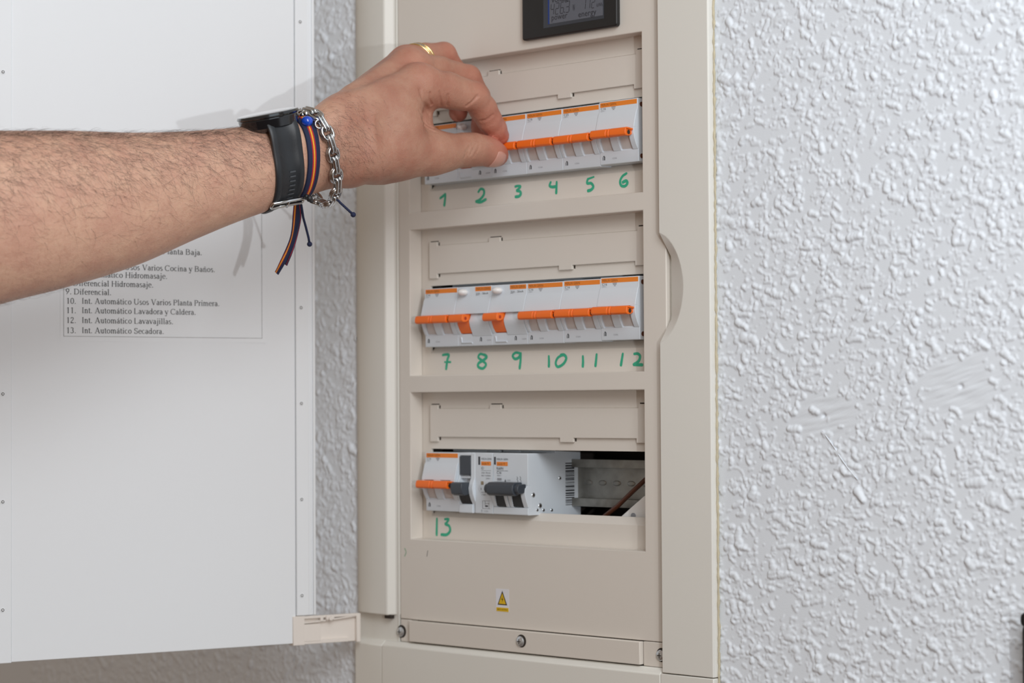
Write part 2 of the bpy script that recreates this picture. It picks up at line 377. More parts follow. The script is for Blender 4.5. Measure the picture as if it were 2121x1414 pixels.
b.build('frame_strip', cream_frame, panel, bevel=.4, seg=2, smooth=True, angle=11, label='right frame strip with a scooped finger notch')
MB().box(XI+1.8, XI+24, -.4, 2, -30, 56).build('notch_backing', cream_frame, panel)
MB().prism([(FY, -251.9), (FY, -296), (0, -296), (0, -248.2), (-6, -248.2)], 'x', -38.9, 240.8).build('bottom_rail', cream_frame, panel, bevel=.8, seg=3, smooth=True)
MB().prism([(FY+.6, -251.9), (FY+.6, -296), (0, -296), (0, -248.4), (-6, -248.4)], 'x', -70.0, -39.3).build('corner_piece', cream_frame, panel, bevel=.8, seg=3, smooth=True)
MB().prism([(FY, -251.3), (FY, -296), (-2, -296), (-2, -251.3)], 'x', 241.2, XO+.8).build('corner_piece', cream_frame, panel, bevel=.6, seg=2, smooth=True)
# lower closing bar, screw seats and screws
MB().box(-10.6, 220.6, -8.2, -3, -247.2, -231.2).build('closing_bar', cream, panel, bevel=.6, seg=3, smooth=True)
MB().box(-23, -11.2, -5.0, 2, -248, -231).build('screw_seat', cream, panel, bevel=.5, smooth=True)
MB().box(221.4, 244.5, -5.0, 2, -248, -231).build('screw_seat', cream, panel, bevel=.5, smooth=True)
for (u, v, y, r) in ((832, 1307, -5.05, 4.9), (1080, 1327, -8.25, 4.7), (1371, 1356, -5.05, 4.9)):
    c = onY(u, v, y)
    s = MB(); s.disc(c, (0, -1, 0), r, 28, .12); rim = s.build('screw_hole', gap_m, panel, smooth=True)
    c2 = c+np.array([-1.1, -.2, -.4]); hb = MB()
    for k in range(5):
        a0, a1 = k/5*math.pi/2*.92, (k+1)/5*math.pi/2*.92
        hb.disc(c2+np.array([0, -1.5*math.sin(a0), 0]), (0, -1, 0), 3.9*math.cos(a0), 24, 1.5*(math.sin(a1)-math.sin(a0)), 0, 3.9*math.cos(a1))
    hb.box(c2[0]-1.7, c2[0]+1.7, c2[1]-1.62, c2[1]-1.4, c2[2]-.28, c2[2]+.28, 1); hb.box(c2[0]-.28, c2[0]+.28, c2[1]-1.62, c2[1]-1.4, c2[2]-1.7, c2[2]+1.7, 1)
    hb.build('screw', [steel_m, gap_m], rim, smooth=True, label='zinc plated cross-head screw')
# hazard sticker
c = onY(1040.8, 1243, -5); sx, sz = c[0], c[2]
b = MB(); b.box(sx-6.6, sx+6.6, -5.12, -5, sz-8.2, sz+8.4)
b.add([(sx-4.9, -5.18, sz-3.4), (sx+4.9, -5.18, sz-3.4), (sx, -5.18, sz+7.2)], [(0, 1, 2)], 1)
b.add([(sx-3.7, -5.24, sz-2.6), (sx+3.7, -5.24, sz-2.6), (sx, -5.24, sz+5.3)], [(0, 1, 2)], 2)
b.add([(sx+.5, -5.3, sz+3.2), (sx-.9, -5.3, sz+.4), (sx+.0, -5.3, sz+.5), (sx-.3, -5.3, sz-1.6), (sx+1.0, -5.3, sz+1.2), (sx+.1, -5.3, sz+1.1)], [(0, 1, 2, 5), (2, 3, 4, 5)], 1)
b.box(sx-6.1, sx+6.3, -5.2, -5.1, sz-8.1, sz-5.3, 2)
put_text(b, 'RIESGO ELECTRICO', lambda p, q: (sx-5+p, -5.26, sz-7.2+q), 1.1, 10.2, 1)
b.build('warning_sticker', [stick_m, wblack_m, yellow_m], panel, clean=False, label='small yellow triangle high-voltage sticker', kind='stuff')
# pen marks under the rows: green handwriting on the recess panels
def zoompt(oy): return lambda p: onY(840+p[0]/3.928, oy+p[1]/3.928, 7.9)
marks = {0: [(160, [[(280, 985), (300, 970), (325, 950)], [(325, 950), (320, 1000), (315, 1045)]]),
             (160, [[(590, 935), (612, 908), (636, 918), (636, 955), (605, 995), (572, 1012)], [(572, 1012), (610, 1016), (655, 992)]]),
             (160, [[(890, 890), (912, 884), (935, 888), (918, 910), (905, 922), (930, 928), (938, 948), (922, 968), (893, 972)]]),
             (160, [[(1182, 850), (1172, 882), (1195, 892), (1232, 886)], [(1230, 848), (1228, 900), (1226, 945)]]),
             (160, [[(1532, 810), (1482, 828)], [(1482, 828), (1478, 862), (1510, 862), (1528, 890), (1510, 915), (1482, 924)]]),
             (160, [[(1800, 780), (1765, 805), (1746, 845), (1755, 880), (1785, 885), (1805, 862), (1795, 842), (1765, 855)]])],
         1: [(440, [[(300, 1160), (325, 1155), (352, 1158), (340, 1200), (330, 1275)], [(318, 1216), (366, 1216)]]),
             (440, [[(655, 1165), (610, 1150), (592, 1178), (625, 1205), (655, 1235), (630, 1268), (592, 1255), (595, 1225), (635, 1200), (660, 1175), (640, 1155)]]),
             (440, [[(935, 1145), (895, 1140), (872, 1165), (890, 1190), (920, 1180), (936, 1150)], [(938, 1140), (936, 1200), (928, 1270)]]),
             (440, [[(1165, 1165), (1167, 1210), (1166, 1255)], [(1285, 1155), (1240, 1180), (1222, 1225), (1240, 1255), (1285, 1230), (1308, 1185), (1290, 1158), (1262, 1160)]]),
             (440, [[(1442, 1165), (1444, 1210), (1442, 1255)], [(1555, 1150), (1550, 1205), (1545, 1250)]]),
             (440, [[(1768, 1145), (1760, 1195), (1752, 1245)], [(1858, 1150), (1890, 1148), (1908, 1170), (1895, 1210), (1855, 1238)], [(1855, 1238), (1890, 1238), (1928, 1238)]])],
         2: [(800, [[(255, 1072), (254, 1140), (253, 1210)], [(318, 1080), (350, 1080), (335, 1108), (325, 1120), (355, 1135), (362, 1175), (335, 1205), (290, 1205)]])]}
for ri, L in marks.items():
    for oy, strokes in L:
        b = MB(); zp = zoompt(oy)
        for st in strokes:
            q = [zp(p) for p in st]; n0 = len(b.v); ribbon(b, [(p[0], p[2]) for p in q], lambda a, c: (a, 7.86, c), (1.9, 2.4)); k_ = (len(b.v)-n0)//2
            for i_ in range(n0, len(b.v)): b.v[i_] = (b.v[i_][0], 7.90-.04*strokes.index(st)-.0012*((i_-n0) % k_), b.v[i_][2])
        b.build('handwritten_number', green_m, rpanels[ri], clean=False, label='green marker number')
b = MB()
for st in ([(838, 1135), (841, 1143), (838, 1152)],):
    q = [onY(u, v, -5.05) for u, v in st]; ribbon(b, [(p[0], p[2]) for p in q], lambda a, c: (a, -5.06, c), .9)
b.build('pen_mark', mat('faded_green', (150, 178, 150), .5), panel, clean=False)
b = MB(); q = [onY(u, v, -5.05) for u, v in ((886, 1140), (885, 1147), (884, 1152))]; ribbon(b, [(p[0], p[2]) for p in q], lambda a, c: (a, -5.06, c), .5)
b.build('pen_mark', ink_m, panel, clean=False)
# inside the third row: DIN rail
rz = -125.0
b = MB(); b.prism([(48, rz-17.5), (49, rz-17.5), (49, rz-12.5), (56, rz-12.5), (56, rz+12.5), (49, rz+12.5), (49, rz+17.5), (48, rz+17.5), (48, rz+11.5), (55, rz+11.5), (55, rz-11.5), (48, rz-11.5)], 'x', -20, 240)
for k in range(9): b.ellipsoid((118+k*14, 54.8, rz), 4, .3, 2, 12, 6)
b.build('mounting_rail', rail_m, panel, bevel=.4, smooth=True)

# door on its hinge arm
HP = np.array([-59.3, -12.0, -239.6]); DA = math.radians(-105.75); DD = np.array([math.cos(DA), math.sin(DA), 0]); DN = np.array([-DD[1], DD[0], 0])
if DN @ (CAM-HP) < 0: DN = -DN
def D(s, z, t=0.0): return HP+DD*s+DN*t+np.array([0, 0, z-HP[2]])
def dbox(mb, s0, s1, z0, z1, t0, t1, m=0):
    vs = [D(s, z, t) for s in (s0, s1) for t in (t0, t1) for z in (z0, z1)]
    return mb.add(vs, [(0, 1, 3, 2), (4, 6, 7, 5), (0, 4, 5, 1), (2, 3, 7, 6), (0, 2, 6, 4), (1, 5, 7, 3)], m)
b = MB(); dbox(b, 56.6, 280, -248.3, 296, -3, 0)
door = b.build('door', door_m, panel, bevel=.4, smooth=True, label='white inner face of the open door')
b = MB(); dbox(b, 45.6, 56.3, -227.2, 296, -3, 1.1); dbox(b, 43.4, 45.7, -227.2, 296, -5, .2); dbox(b, 41.6, 43.5, -227.2, 296, -8, -.5); dbox(b, 39.6, 41.7, -227.2, 296, -14, .5)
b.build('edge_profile', door_m, door, bevel=.5, seg=2, smooth=True)
b = MB(); dbox(b, 280, 292, -248.8, 296, -3, .8); dbox(b, 290, 294, -248.8, 296, -14, .8)
b.build('edge_profile', door_m, door, bevel=.5, seg=2, smooth=True)
riv = None
for (sv, zlist) in ((52.0, [-211.9+73.6*k for k in range(7)]), (286.6, [-210.8+77.0*k for k in range(6)])):
    for zz in zlist:
        t = 1.1 if sv < 100 else .8
        if riv is None:
            b = MB(); c = D(sv, zz, t); b.disc(c, DN, 1.9, 18, .25, 0, 1.7); b.disc(c+DN*.26, DN, 1.15, 14, .05, 1); b.disc(c+DN*.3, DN, .75, 12, .45, 0, .3)
            riv = b.build('rivet', [door_m, gap_m], door, smooth=True); rc0 = np.array(D(sv, zz, t))
        else:
            r_ = riv.copy(); COL.objects.link(r_); r_.location = riv.location+Vector((np.array(D(sv, zz, t))-rc0)*.001)
# hinge arm: two ribs, a curved web, end block and knob
b = MB(); dbox(b, 1.5, 59, -249.6, -228.4, -3.5, -2.0); dbox(b, 12, 59, -249.4, -246.6, -2.0, .6); dbox(b, 50, 59.5, -249.8, -227.6, -4, 1.6)
dbox(b, 36, 51, -247.5, -234.2, -2, .9); dbox(b, 3, 58, -229.9, -227.9, -2.2, 1.2)
pts = [(57, -233.2), (45, -232.8), (34, -232.2), (22, -231.2), (10, -230.2), (4, -229.5)]
n = len(pts); vs = [D(s, z+dz, t) for (s, z) in pts for (dz, t) in ((-.6, -2.2), (.6, -2.2), (.6, 1.0), (-.6, 1.0))]
b.add(vs, [(i*4+k, i*4+(k+1) % 4, i*4+4+(k+1) % 4, i*4+4+k) for i in range(n-1) for k in range(4)]+[(0, 1, 2, 3), ((n-1)*4, (n-1)*4+1, (n-1)*4+2, (n-1)*4+3)])
dbox(b, 2, 5.5, -250, -228, -4, 1.5); dbox(b, 25, 32, -231.6, -228.2, -1, 2.6); dbox(b, 34, 36.5, -232.6, -228, -1, 1.6)
arm_h = b.build('hinge_arm', hinge_m, panel, bevel=.35, smooth=True)
b = MB(); b.disc(D(28.5, -230.4, 2.4), DN, 1.9, 16, 1.4, 0, 1.5); b.build('knob', hinge_m, arm_h, smooth=True)

# ================================================================== PAPER LIST ON THE DOOR (own stroke-built serif letters)
TK, TN = .088, .036
def glyphs():
    G = {}
    def seg(x0, y0, x1, y1, w=TK): return ('s', x0, y0, x1, y1, w)
    def arc(cx, cy, rx, ry, a0, a1): return ('a', cx, cy, rx, ry, a0, a1)
    def stem(x, y0, y1, b=1, t=-1, w=TK):
        o = [seg(x, y0, x, y1, w)]
        if b: o.append(seg(x-.085, .014, x+.085, .014, TN))
        if t == 1: o.append(seg(x-.085, y1-.014, x+.085, y1-.014, TN))
        if t == -1: o.append(seg(x-.1, y1-.05, x, y1-.012, TN))
        return o
    G['i'] = (.28, stem(.14, 0, .45)+[('d', .14, .61, .055)]); G['l'] = (.28, stem(.14, 0, .68)); G['I'] = (.33, stem(.165, 0, .66, 1, 1))
    G['n'] = (.5, stem(.13, 0, .45)+[arc(.255, .29, .12, .145, 0, 170)]+stem(.375, 0, .3, 1, 0))
    G['ñ'] = (.5, G['n'][1]+[seg(.14, .56, .24, .61, .045), seg(.24, .61, .36, .56, .045)])
    G['m'] = (.76, stem(.12, 0, .45)+[arc(.24, .29, .12, .145, 0, 170), arc(.49, .29, .12, .145, 0, 170)]+stem(.37, 0, .3, 1, 0)+stem(.62, 0, .3, 1, 0))
    G['r'] = (.33, stem(.12, 0, .45)+[arc(.25, .3, .12, .13, 50, 160)]); G['u'] = (.5, stem(.12, .15, .45, 0)+[arc(.24, .16, .12, .15, 180, 350)]+stem(.37, 0, .45, 0)+[seg(.37, .015, .46, .03, TN)])
    G['ú'] = (.5, G['u'][1]+[seg(.22, .52, .32, .66, .05)])
    G['a'] = (.44, [arc(.2, .125, .125, .12, 0, 360), arc(.2, .31, .11, .13, 0, 165)]+[seg(.32, .05, .32, .31), seg(.32, .04, .42, .03, TN)]); G['á'] = (.44, G['a'][1]+[seg(.19, .52, .3, .66, .05)])
    G['c'] = (.44, [arc(.23, .225, .165, .215, 50, 315)]); G['e'] = (.44, [arc(.23, .225, .165, .215, 5, 318), seg(.08, .26, .39, .26, TN)]); G['o'] = (.5, [arc(.25, .225, .18, .215, 0, 360)])
    G['s'] = (.37, [arc(.18, .33, .095, .105, 30, 270), arc(.19, .115, .105, .11, -150, 90)])
    G['t'] = (.29, [seg(.13, .06, .13, .58), seg(.03, .435, .27, .435, TN), arc(.2, .07, .07, .06, 190, 330)])
    G['f'] = (.33, stem(.14, 0, .55, 1, 0)+[arc(.23, .55, .09, .12, 40, 180), seg(.04, .435, .27, .435, TN)])
    G['d'] = (.5, [arc(.21, .22, .15, .21, 0, 360)]+[seg(.365, .0, .365, .68), seg(.365, .02, .46, .035, TN), seg(.28, .64, .365, .665, TN)])
    G['v'] = (.48, [seg(.06, .45, .24, 0), seg(.24, 0, .4, .45, .045), seg(.0, .436, .14, .436, TN), seg(.33, .436, .47, .436, TN)])
    G['y'] = (.48, [seg(.06, .45, .25, .02), seg(.4, .45, .2, -.14, .045), arc(.13, -.13, .08, .06, 180, 350), seg(.0, .436, .14, .436, TN), seg(.33, .436, .47, .436, TN)])
    G['j'] = (.28, [seg(.16, -.1, .16, .45), arc(.09, -.11, .075, .09, 190, 360), ('d', .16, .61, .055)])
    G['D'] = (.72, stem(.13, 0, .66, 1, 0)+[seg(.04, .645, .3, .645, TN), seg(.04, .015, .3, .015, TN), arc(.3, .33, .33, .315, -90, 90)])
    G['A'] = (.72, [seg(.12, 0, .36, .67, .045), seg(.36, .67, .6, 0), seg(.2, .22, .52, .22, TN), seg(.02, .014, .22, .014, TN), seg(.5, .014, .71, .014, TN)])
    G['U'] = (.72, [seg(.13, .22, .13, .66), seg(.58, .22, .58, .66, .045), arc(.355, .23, .225, .22, 180, 360), seg(.03, .646, .23, .646, TN), seg(.49, .646, .68, .646, TN)])
    G['V'] = (.72, [seg(.12, .66, .37, 0), seg(.37, 0, .6, .66, .045), seg(.02, .646, .23, .646, TN), seg(.5, .646, .7, .646, TN)])
    G['P'] = (.56, stem(.13, 0, .66, 1, 0)+[arc(.27, .49, .22, .155, -90, 90), seg(.04, .645, .28, .645, TN), seg(.13, .335, .28, .335, TN)])
    G['L'] = (.6, stem(.13, 0, .66, 1, 1)+[seg(.1, .015, .52, .015, TN), seg(.52, .0, .56, .16, TN)])
    G['C'] = (.67, [arc(.35, .33, .29, .32, 45, 315), seg(.59, .48, .59, .66, TN)])
    G['S'] = (.56, [arc(.27, .49, .16, .155, 20, 270), arc(.28, .175, .18, .17, -160, 90), seg(.44, .5, .44, .66, TN), seg(.08, .0, .08, .18, TN)])
    G['H'] = (.72, stem(.14, 0, .66, 1, 1)+stem(.58, 0, .66, 1, 1)+[seg(.14, .34, .58, .34, TN)])
    G['B'] = (.66, stem(.13, 0, .66, 1, 0)+[arc(.29, .5, .2, .145, -90, 90), arc(.3, .185, .25, .17, -90, 90), seg(.04, .645, .3, .645, TN), seg(.04, .015, .3, .015, TN), seg(.13, .355, .3, .355, TN)])
    G['.'] = (.25, [('d', .12, .04, .055)]); G[' '] = (.25, [])
    G['0'] = (.5, [arc(.25, .33, .18, .325, 0, 360)]); G['1'] = (.5, stem(.26, 0, .67, 1, 0)+[seg(.12, .57, .26, .66, TN)])
    G['2'] = (.5, [arc(.24, .49, .15, .17, -10, 170), seg(.38, .45, .06, .03, .06), seg(.06, .03, .42, .03, TK)]); G['3'] = (.5, [arc(.22, .5, .14, .155, -60, 150), arc(.21, .19, .18, .18, -150, 80)])
    G['6'] = (.5, [arc(.25, .2, .17, .19, 0, 360), seg(.1, .26, .38, .66, .06)]); G['7'] = (.5, [seg(.06, .64, .44, .64, TK), seg(.44, .64, .2, 0, .06)])
    G['8'] = (.5, [arc(.25, .5, .14, .15, 0, 360), arc(.25, .17, .17, .17, 0, 360)]); G['9'] = (.5, [arc(.24, .46, .17, .19, 0, 360), seg(.4, .4, .12, .0, .06)])
    return G
GL = glyphs()
def serif_text(mb, t, P, em, width=None):
    adv = sum(GL[c][0] for c in t); kx = em if width is None else width/adv; x = 0
    for c in t:
        a, prim = GL[c]
        for p in prim:
            if p[0] == 's':
                _, x0, y0, x1, y1, w = p; d = math.hypot(x1-x0, y1-y0)+1e-9; nx, ny = -(y1-y0)/d*w/2, (x1-x0)/d*w/2
                q = [(x0+nx, y0+ny), (x1+nx, y1+ny), (x1-nx, y1-ny), (x0-nx, y0-ny)]
                mb.add([P((x+a_)*kx, b_*em) for a_, b_ in q], [(0, 1, 2, 3)])
            elif p[0] == 'd':
                mb.add([P((x+p[1]+p[3]*math.cos(k))*kx, (p[2]+p[3]*math.sin(k))*em) for k in np.linspace(0, 2*math.pi, 8, endpoint=False)], [tuple(range(8))])
            else:
                _, cx, cy, rx, ry, a0, a1 = p; n = max(4, int(abs(a1-a0)/24)); o = []; i_ = []
                for k in range(n+1):
                    th = math.radians(a0+(a1-a0)*k/n); w = (TN+(TK-TN)*abs(math.cos(th)))/2; c_, s_ = math.cos(th), math.sin(th)
                    o.append((cx+(rx+w)*c_, cy+(ry+w)*s_)); i_.append((cx+(rx-w)*c_, cy+(ry-w)*s_))
                mb.add([P((x+a_)*kx, b_*em) for a_, b_ in o+i_], [(k, k+1, n+2+k, n+1+k) for k in range(n)])
        x += a
def door_sz(u, v, t=.35):
    n = DN; dd = ray(u, v); q = CAM+dd*(((HP+DN*t-CAM)@n)/(dd@n)); return (q-HP)@DD, q[2]
PS0, PS1, PZ0, PZ1 = door_sz(125, 705)[0], door_sz(551, 711)[0], door_sz(340, 708)[1], 112.0
paper = empty('circuit_list', D((PS0+PS1)/2, PZ0, .1), 'printed paper list of circuits taped inside the open white door, below the arm', 'paper')
b = MB(); ns = 12
vs = []; 
for i in range(ns+1):
    for j in range(13):
        s = PS0+(PS1-PS0)*i/ns; z = PZ0+(PZ1-PZ0)*j/12; e = max(0, (i-9)/3)**2*max(0, (3-j)/3)**2*1.0; vs.append(D(s, z, .15+e*.25))
b.add(vs, [(i*13+j, i*13+13+j, i*13+14+j, i*13+j+1) for i in range(ns) for j in range(12)])
b.build('sheet', paper_m, paper, smooth='all')
b = MB(); s0, s1, z0 = PS0-2.4, PS1+3.2, PZ0+3.4
for (a, c, d, e) in ((s0, s0-.28, z0, PZ1-4), (s1, s1+.28, z0, PZ1-4), (s0, s1, z0, z0+.28)):
    b.add([D(a, d, .5), D(c, d, .5), D(c, e, .5), D(a, e, .5)], [(0, 1, 2, 3)])
b.build('printed_frame', pline_m, paper, clean=False, kind='stuff')
b = MB()
def dline(t, u0, v0, u1, em=6.25):
    sA, zA = door_sz(u0, v0); sB, _ = door_sz(u1, v0); w = sA-sB
    serif_text(b, t, lambda a, c: D(sA-a, zA+c, .42), em, w)
dline('9. Diferencial.', 136, 609, 231)
for k, (t, uu) in enumerate((('Int. Automático Usos Varios Planta Primera.', 455), ('Int. Automático Lavadora y Caldera.', 406), ('Int. Automático Lavavajillas.', 359), ('Int. Automático Secadora.', 340))):
    v = (628.5, 648, 668.5, 689.5)[k]; dline('%d.' % (10+k), 137, v, 158); dline(t, 169, v, uu)
dline('8. Diferencial Hidromasaje.', 134, 591, 318); dline('7. Int. Automático Hidromasaje.', 130, 572, 347); dline('6. Int. Automático Usos Varios Cocina y Baños.', 130, 555, 446); 
dline('Usos Varios Planta Baja.', 248, 523, 419)
b.build('printed_lines', pink_m, paper, clean=False, kind='stuff')

# ================================================================== BREAKERS
NOSE = [(-1.2, 13.2), (-3.0, 7), (-4.0, 3), (-4.2, 1.6)]
def breaker_body(front_low):
    return [(.3, 22.4), (0, 21.9), (0, 15.2)]+NOSE+front_low+[(.6, -13.2), (.7, -21.6), (1.0, -22.2), (30.0, -22.2), (30.0, -38), (58, -38), (58, 38), (30.0, 38), (30.0, 22.4)]
RIB = [(-4.2, 1.6), (-4.3, -2), (-3.4, -6), (-1.7, -10), (.3, -13.4), (4, -13.4), (4, 1.6)]
BW = 35.7
def house(mb, x, z, y, m):
    mb.add([(x-1.1, y, z-1.5), (x-.5, y, z-1.5), (x-.5, y, z+.9), (x-1.1, y, z+.6)], [(0, 1, 2, 3)], m)
    mb.add([(x+.1, y, z-1.5), (x+1.1, y, z-1.5), (x+1.1, y, z+.9), (x+.1, y, z+1.9), (x-.9, y, z+1.1), (x-.5, y, z+.8), (x+.1, y, z+1.0)], [(0, 1, 2, 3, 6), (6, 3, 4, 5)], m)
def std_print(root, ox, oz, rating, rcd=False):
    y = -.06; b = MB(); P = lambda a, c: (lambda p, q: (ox+a+p, y-.03, oz+c+q))
    x0 = 18.6 if rcd else 1.0
    MB().box(ox+x0, ox+35.2, y, -.01, oz+18.5, oz+21.8).build('label_strip', ostrip_m, root, label='orange strip')
    put_text(b, 'MERLIN GERIN', P(x0+.8, 19.3), 1.9, 14.2 if not rcd else 14.4, 1)
    if rcd: put_text(b, rating, P(19.2, 15.9), 1.7, 13.0, 2); put_text(b, '230V~', P(18.9, 15.3-.0), .0001+.55, 4.5, 3)
    else:
        put_text(b, rating, P(1.6, 16.7), 1.75, 4.6, 2); put_text(b, '230V~', P(1.4, 15.45), .85, 4.6, 3)
        for k, wd_ in enumerate((4.0, 3.2, 1.6)): b.box(ox+13.5-wd_/2, ox+13.5+wd_/2, y, -.01, oz+17.8-k*.9, oz+18.35-k*.9, 3)
    b.box(ox+.2, ox+35.5, y, .02, oz+14.85, oz+15.1, 4)
    hx = 23.6 if rcd else 3.6
    house(b, ox+hx, oz-17.6, .6, 2); put_text(b, '15306' if not rcd else '16204', lambda p, q: (ox+(30 if rcd else 11.5)+p, .6, oz-18.9+q), 1.2, 4.2, 3)
    b.build('printed_label', [ostrip_m, brand_m, ink_m, line_m, line_m], root, clean=False, kind='stuff')
def bar_poly(yo=0):
    return [(-3.6+yo, .8), (-9.2+yo, 1.4), (-10.4+yo, .9), (-11.3+yo, -1.4), (-11.2+yo, -3.6), (-10.2+yo, -4.6), (-8.4+yo, -4.7), (-6.4+yo, -4.5), (-3.6+yo, -3.2)]
def make_breaker(ox, oz, rating):
    root = empty('circuit_breaker', (ox+BW/2, 29, oz-38))
    b = MB(); body = breaker_body([(1.6, 1.5), (1.6, -13.2)]); b.prism([(p[0], p[1]+oz) for p in body], 'x', ox, ox+BW)
    for (a, c) in ((.05, 2.6), (13.0, 20.2), (31.0, BW-.05)): b.prism([(p[0], p[1]+oz) for p in RIB], 'x', ox+a, ox+c)
    b.build('body', grey_m, root, bevel=.25, seg=2, smooth=True)
    for a in (2.8, 20.4):
        r = MB(); arc_ = [(-1.9, 1.6), (-1.9, -2), (-1.3, -6), (-.2, -9), (1.2, -12.2), (1.65, -12.6), (1.65, 1.6)]
        r.prism([(p[0], p[1]+oz) for p in arc_], 'x', ox+a, ox+a+10.1); r.build('rocker', rock_m, root, smooth=True)
    t = MB(); pl = [(p[0], p[1]+oz) for p in bar_poly()]
    for (a, c) in ((.5, 15.3), (15.9, 18.1), (18.7, 33.8)): t.prism(pl, 'x', ox+a, ox+c)
    t.prism([(p[0]*.96, (p[1])*.9+oz-.1) for p in bar_poly()], 'x', ox+1, ox+33.6)
    t.prism([(-3.6, .6+oz), (-9.5, 1.2+oz), (-10.4, .2+oz), (-6.2, -.6+oz), (-3.6, -.6+oz)], 'x', ox+33.6, ox+35.0)
    tg = t.build('toggle', orange_m, root, bevel=.35, seg=2, smooth=True, label='orange linked toggle bar')
    for zz in (18.3, -18.2): MB().disc((ox+BW+.02, 4.2, oz+zz), (1, 0, 0), 1.75, 16, .12).build('rivet_hole', copper_m, root)
    e = MB(); e.disc((ox+33.85, -7.6, oz-2.2), (1, 0, 0), 1.55, 14, .12); e.build('toggle_hole', gap_m, tg)
    std_print(root, ox, oz, rating); return root
def make_rcd(ox, oz):
    root = empty('residual_breaker', (ox+BW/2, 29, oz-38))
    b = MB(); body = breaker_body([(2.0, 1.5), (2.0, -13.2)]); b.prism([(p[0], p[1]+oz) for p in body], 'x', ox, ox+BW)
    b.prism([(p[0], p[1]+oz) for p in RIB], 'x', ox+.05, ox+3.0)
    b.prism([(-1.8, 1.6+oz), (-2.6, -1.0+oz), (-3.9, -3.4+oz), (-3.9, -5+oz), (-3.0, -8+oz), (-1.0, -12+oz), (.3, -15+oz), (4, -15+oz), (4, 1.6+oz)], 'x', ox+15.6, ox+BW-.05)
    b.prism([(-.8, -15.6+oz), (.7, -20.8+oz), (2.5, -20.8+oz), (2.5, -15.6+oz)], 'x', ox+3.2, ox+4.0); b.prism([(-.6, -19.6+oz), (.65, -20.9+oz), (2.5, -20.9+oz), (2.5, -19.6+oz)], 'x', ox+3.2, ox+15)
    b.build('body', grey_m, root, bevel=.25, seg=2, smooth=True)
    r = MB(); arc_ = [(-3.4, 1.6), (-4.2, -3.6), (-3.4, -6.5), (-1.9, -9.6), (.2, -12.6), (2.05, -13.0), (2.05, 1.6)]
    r.prism([(p[0], p[1]+oz) for p in arc_], 'x', ox+3.4, ox+15.0); r.build('rocker', orange_m, root, smooth=True, label='orange rocker')
    t = MB(); t.prism([(p[0], p[1]+oz) for p in bar_poly()], 'x', ox+.4, ox+15.6); tg = t.build('toggle', orange_m, root, bevel=.5, seg=3, smooth=True, label='short orange toggle')
    e = MB(); e.disc((ox+15.62, -7.7, oz-1.8), (1, 0, 0), 1.25, 14, .1); e.build('toggle_hole', mat('deep_orange', (176, 52, 8), .5), tg)
    w = MB(); w.ellipsoid((ox+8.0, -2.6, oz+18.1), 4.1, 4.0, 2.5, 20, 12); w.disc((ox+8.0, 1, oz+18.1), (0, -1, 0), 2.4, 20, 3.0); w.build('test_button', white_pl, root, smooth='all', label='white oval test button')
    std_print(root, ox, oz, '25A - 30mA', True); return root
GRP = 'orange bar two-pole breakers on the rows'
proto = make_breaker(0, 0, 'C16'); proto25 = make_breaker(144, 125, 'C25'); rcdp = make_rcd(36, 0)
spots = [(0, 125, 'r1c1', proto, 'leftmost breaker of the top row, mostly hidden behind the hand'),
         (72, 125, '', proto, 'breaker in the top row whose orange bar the fingers are pinching'),
         (108, 125, '', proto, 'breaker just right of the pinched one in the top row, above the handwritten 4'),
         (180, 125, '', proto, 'rightmost breaker of the top row, its grey side face showing'),
         (0, 0, '', None, 'leftmost breaker of the middle row, left of the white-button pair'),
         (108, 0, '', proto, 'breaker directly right of the white-button pair in the middle row'),
         (144, 0, '', proto, 'breaker beside the raised end breaker in the middle row, above the handwritten 11'),
         (180, 0, '', proto, 'rightmost breaker of the middle row, sitting slightly higher than its neighbours'),
         (0, -125, '', proto, 'only orange-bar breaker in the bottom row, beside the dark slate toggles')]
for (x, z, _, src, lab) in spots:
    o = proto if src is None else copy_tree(proto)
    if src is not None:
        up = .8 if (x == 180) else (.25 if x == 144 else 0)
        o.location = Vector(proto.location)+Vector((x*.001, -.0004 if x == 180 else 0, (z+up)*.001))
    tag(o, lab, 'breaker', GRP)
tag(proto25, 'breaker marked C25 in the top row, second from its right end', 'breaker', GRP)
tag(rcdp, 'left one of the two white-button breakers in the middle row', 'breaker', 'residual current breakers with white buttons')
for (x, z, lab) in ((72, 0, 'right one of the two white-button breakers in the middle row'), (36, 125, 'white-button breaker of the top row, partly hidden behind the thumb')):
    o = copy_tree(rcdp); o.location = Vector(rcdp.location)+Vector(((x-36)*.001, 0, z*.001)); tag(o, lab, 'breaker', 'residual current breakers with white buttons')
# bottom row: differential switch with dark toggle
ox, oz = 36.0, -125.0
root = empty('differential_switch', (ox+BW/2, 29, oz-38), 'light grey differential switch with dark slate toggle and test block, second in the bottom row', 'breaker')
BODY2 = [(.4, 22.6), (0, 22.1), (0, -22.2), (.5, -22.8), (30.0, -22.8), (30.0, -40), (58, -40), (58, 40), (30.0, 40), (30.0, 22.6)]
b = MB(); b.prism([(p[0], p[1]+oz) for p in BODY2], 'x', ox+17.4, ox+BW)
low = [(.4, 22.6), (0, 22.1), (0, 20.4), (2.5, 20.4), (2.5, 4), (4, 4), (4, -15), (.2, -16.5), (0, -22.2), (.5, -22.8)]+BODY2[4:]
b.prism([(p[0], p[1]+oz) for p in low], 'x', ox, ox+14.2)
cheek = [(-.2, 22.2), (-.3, 4), (-2.2, 0), (-3.2, -4), (-2.6, -8), (-.6, -13), (1.6, -16.5), (1.6, -22.4), (30.0, -22.6), (30.0, 22.4)]
b.prism([(p[0], p[1]+oz) for p in cheek], 'x', ox+13.2, ox+17.5)
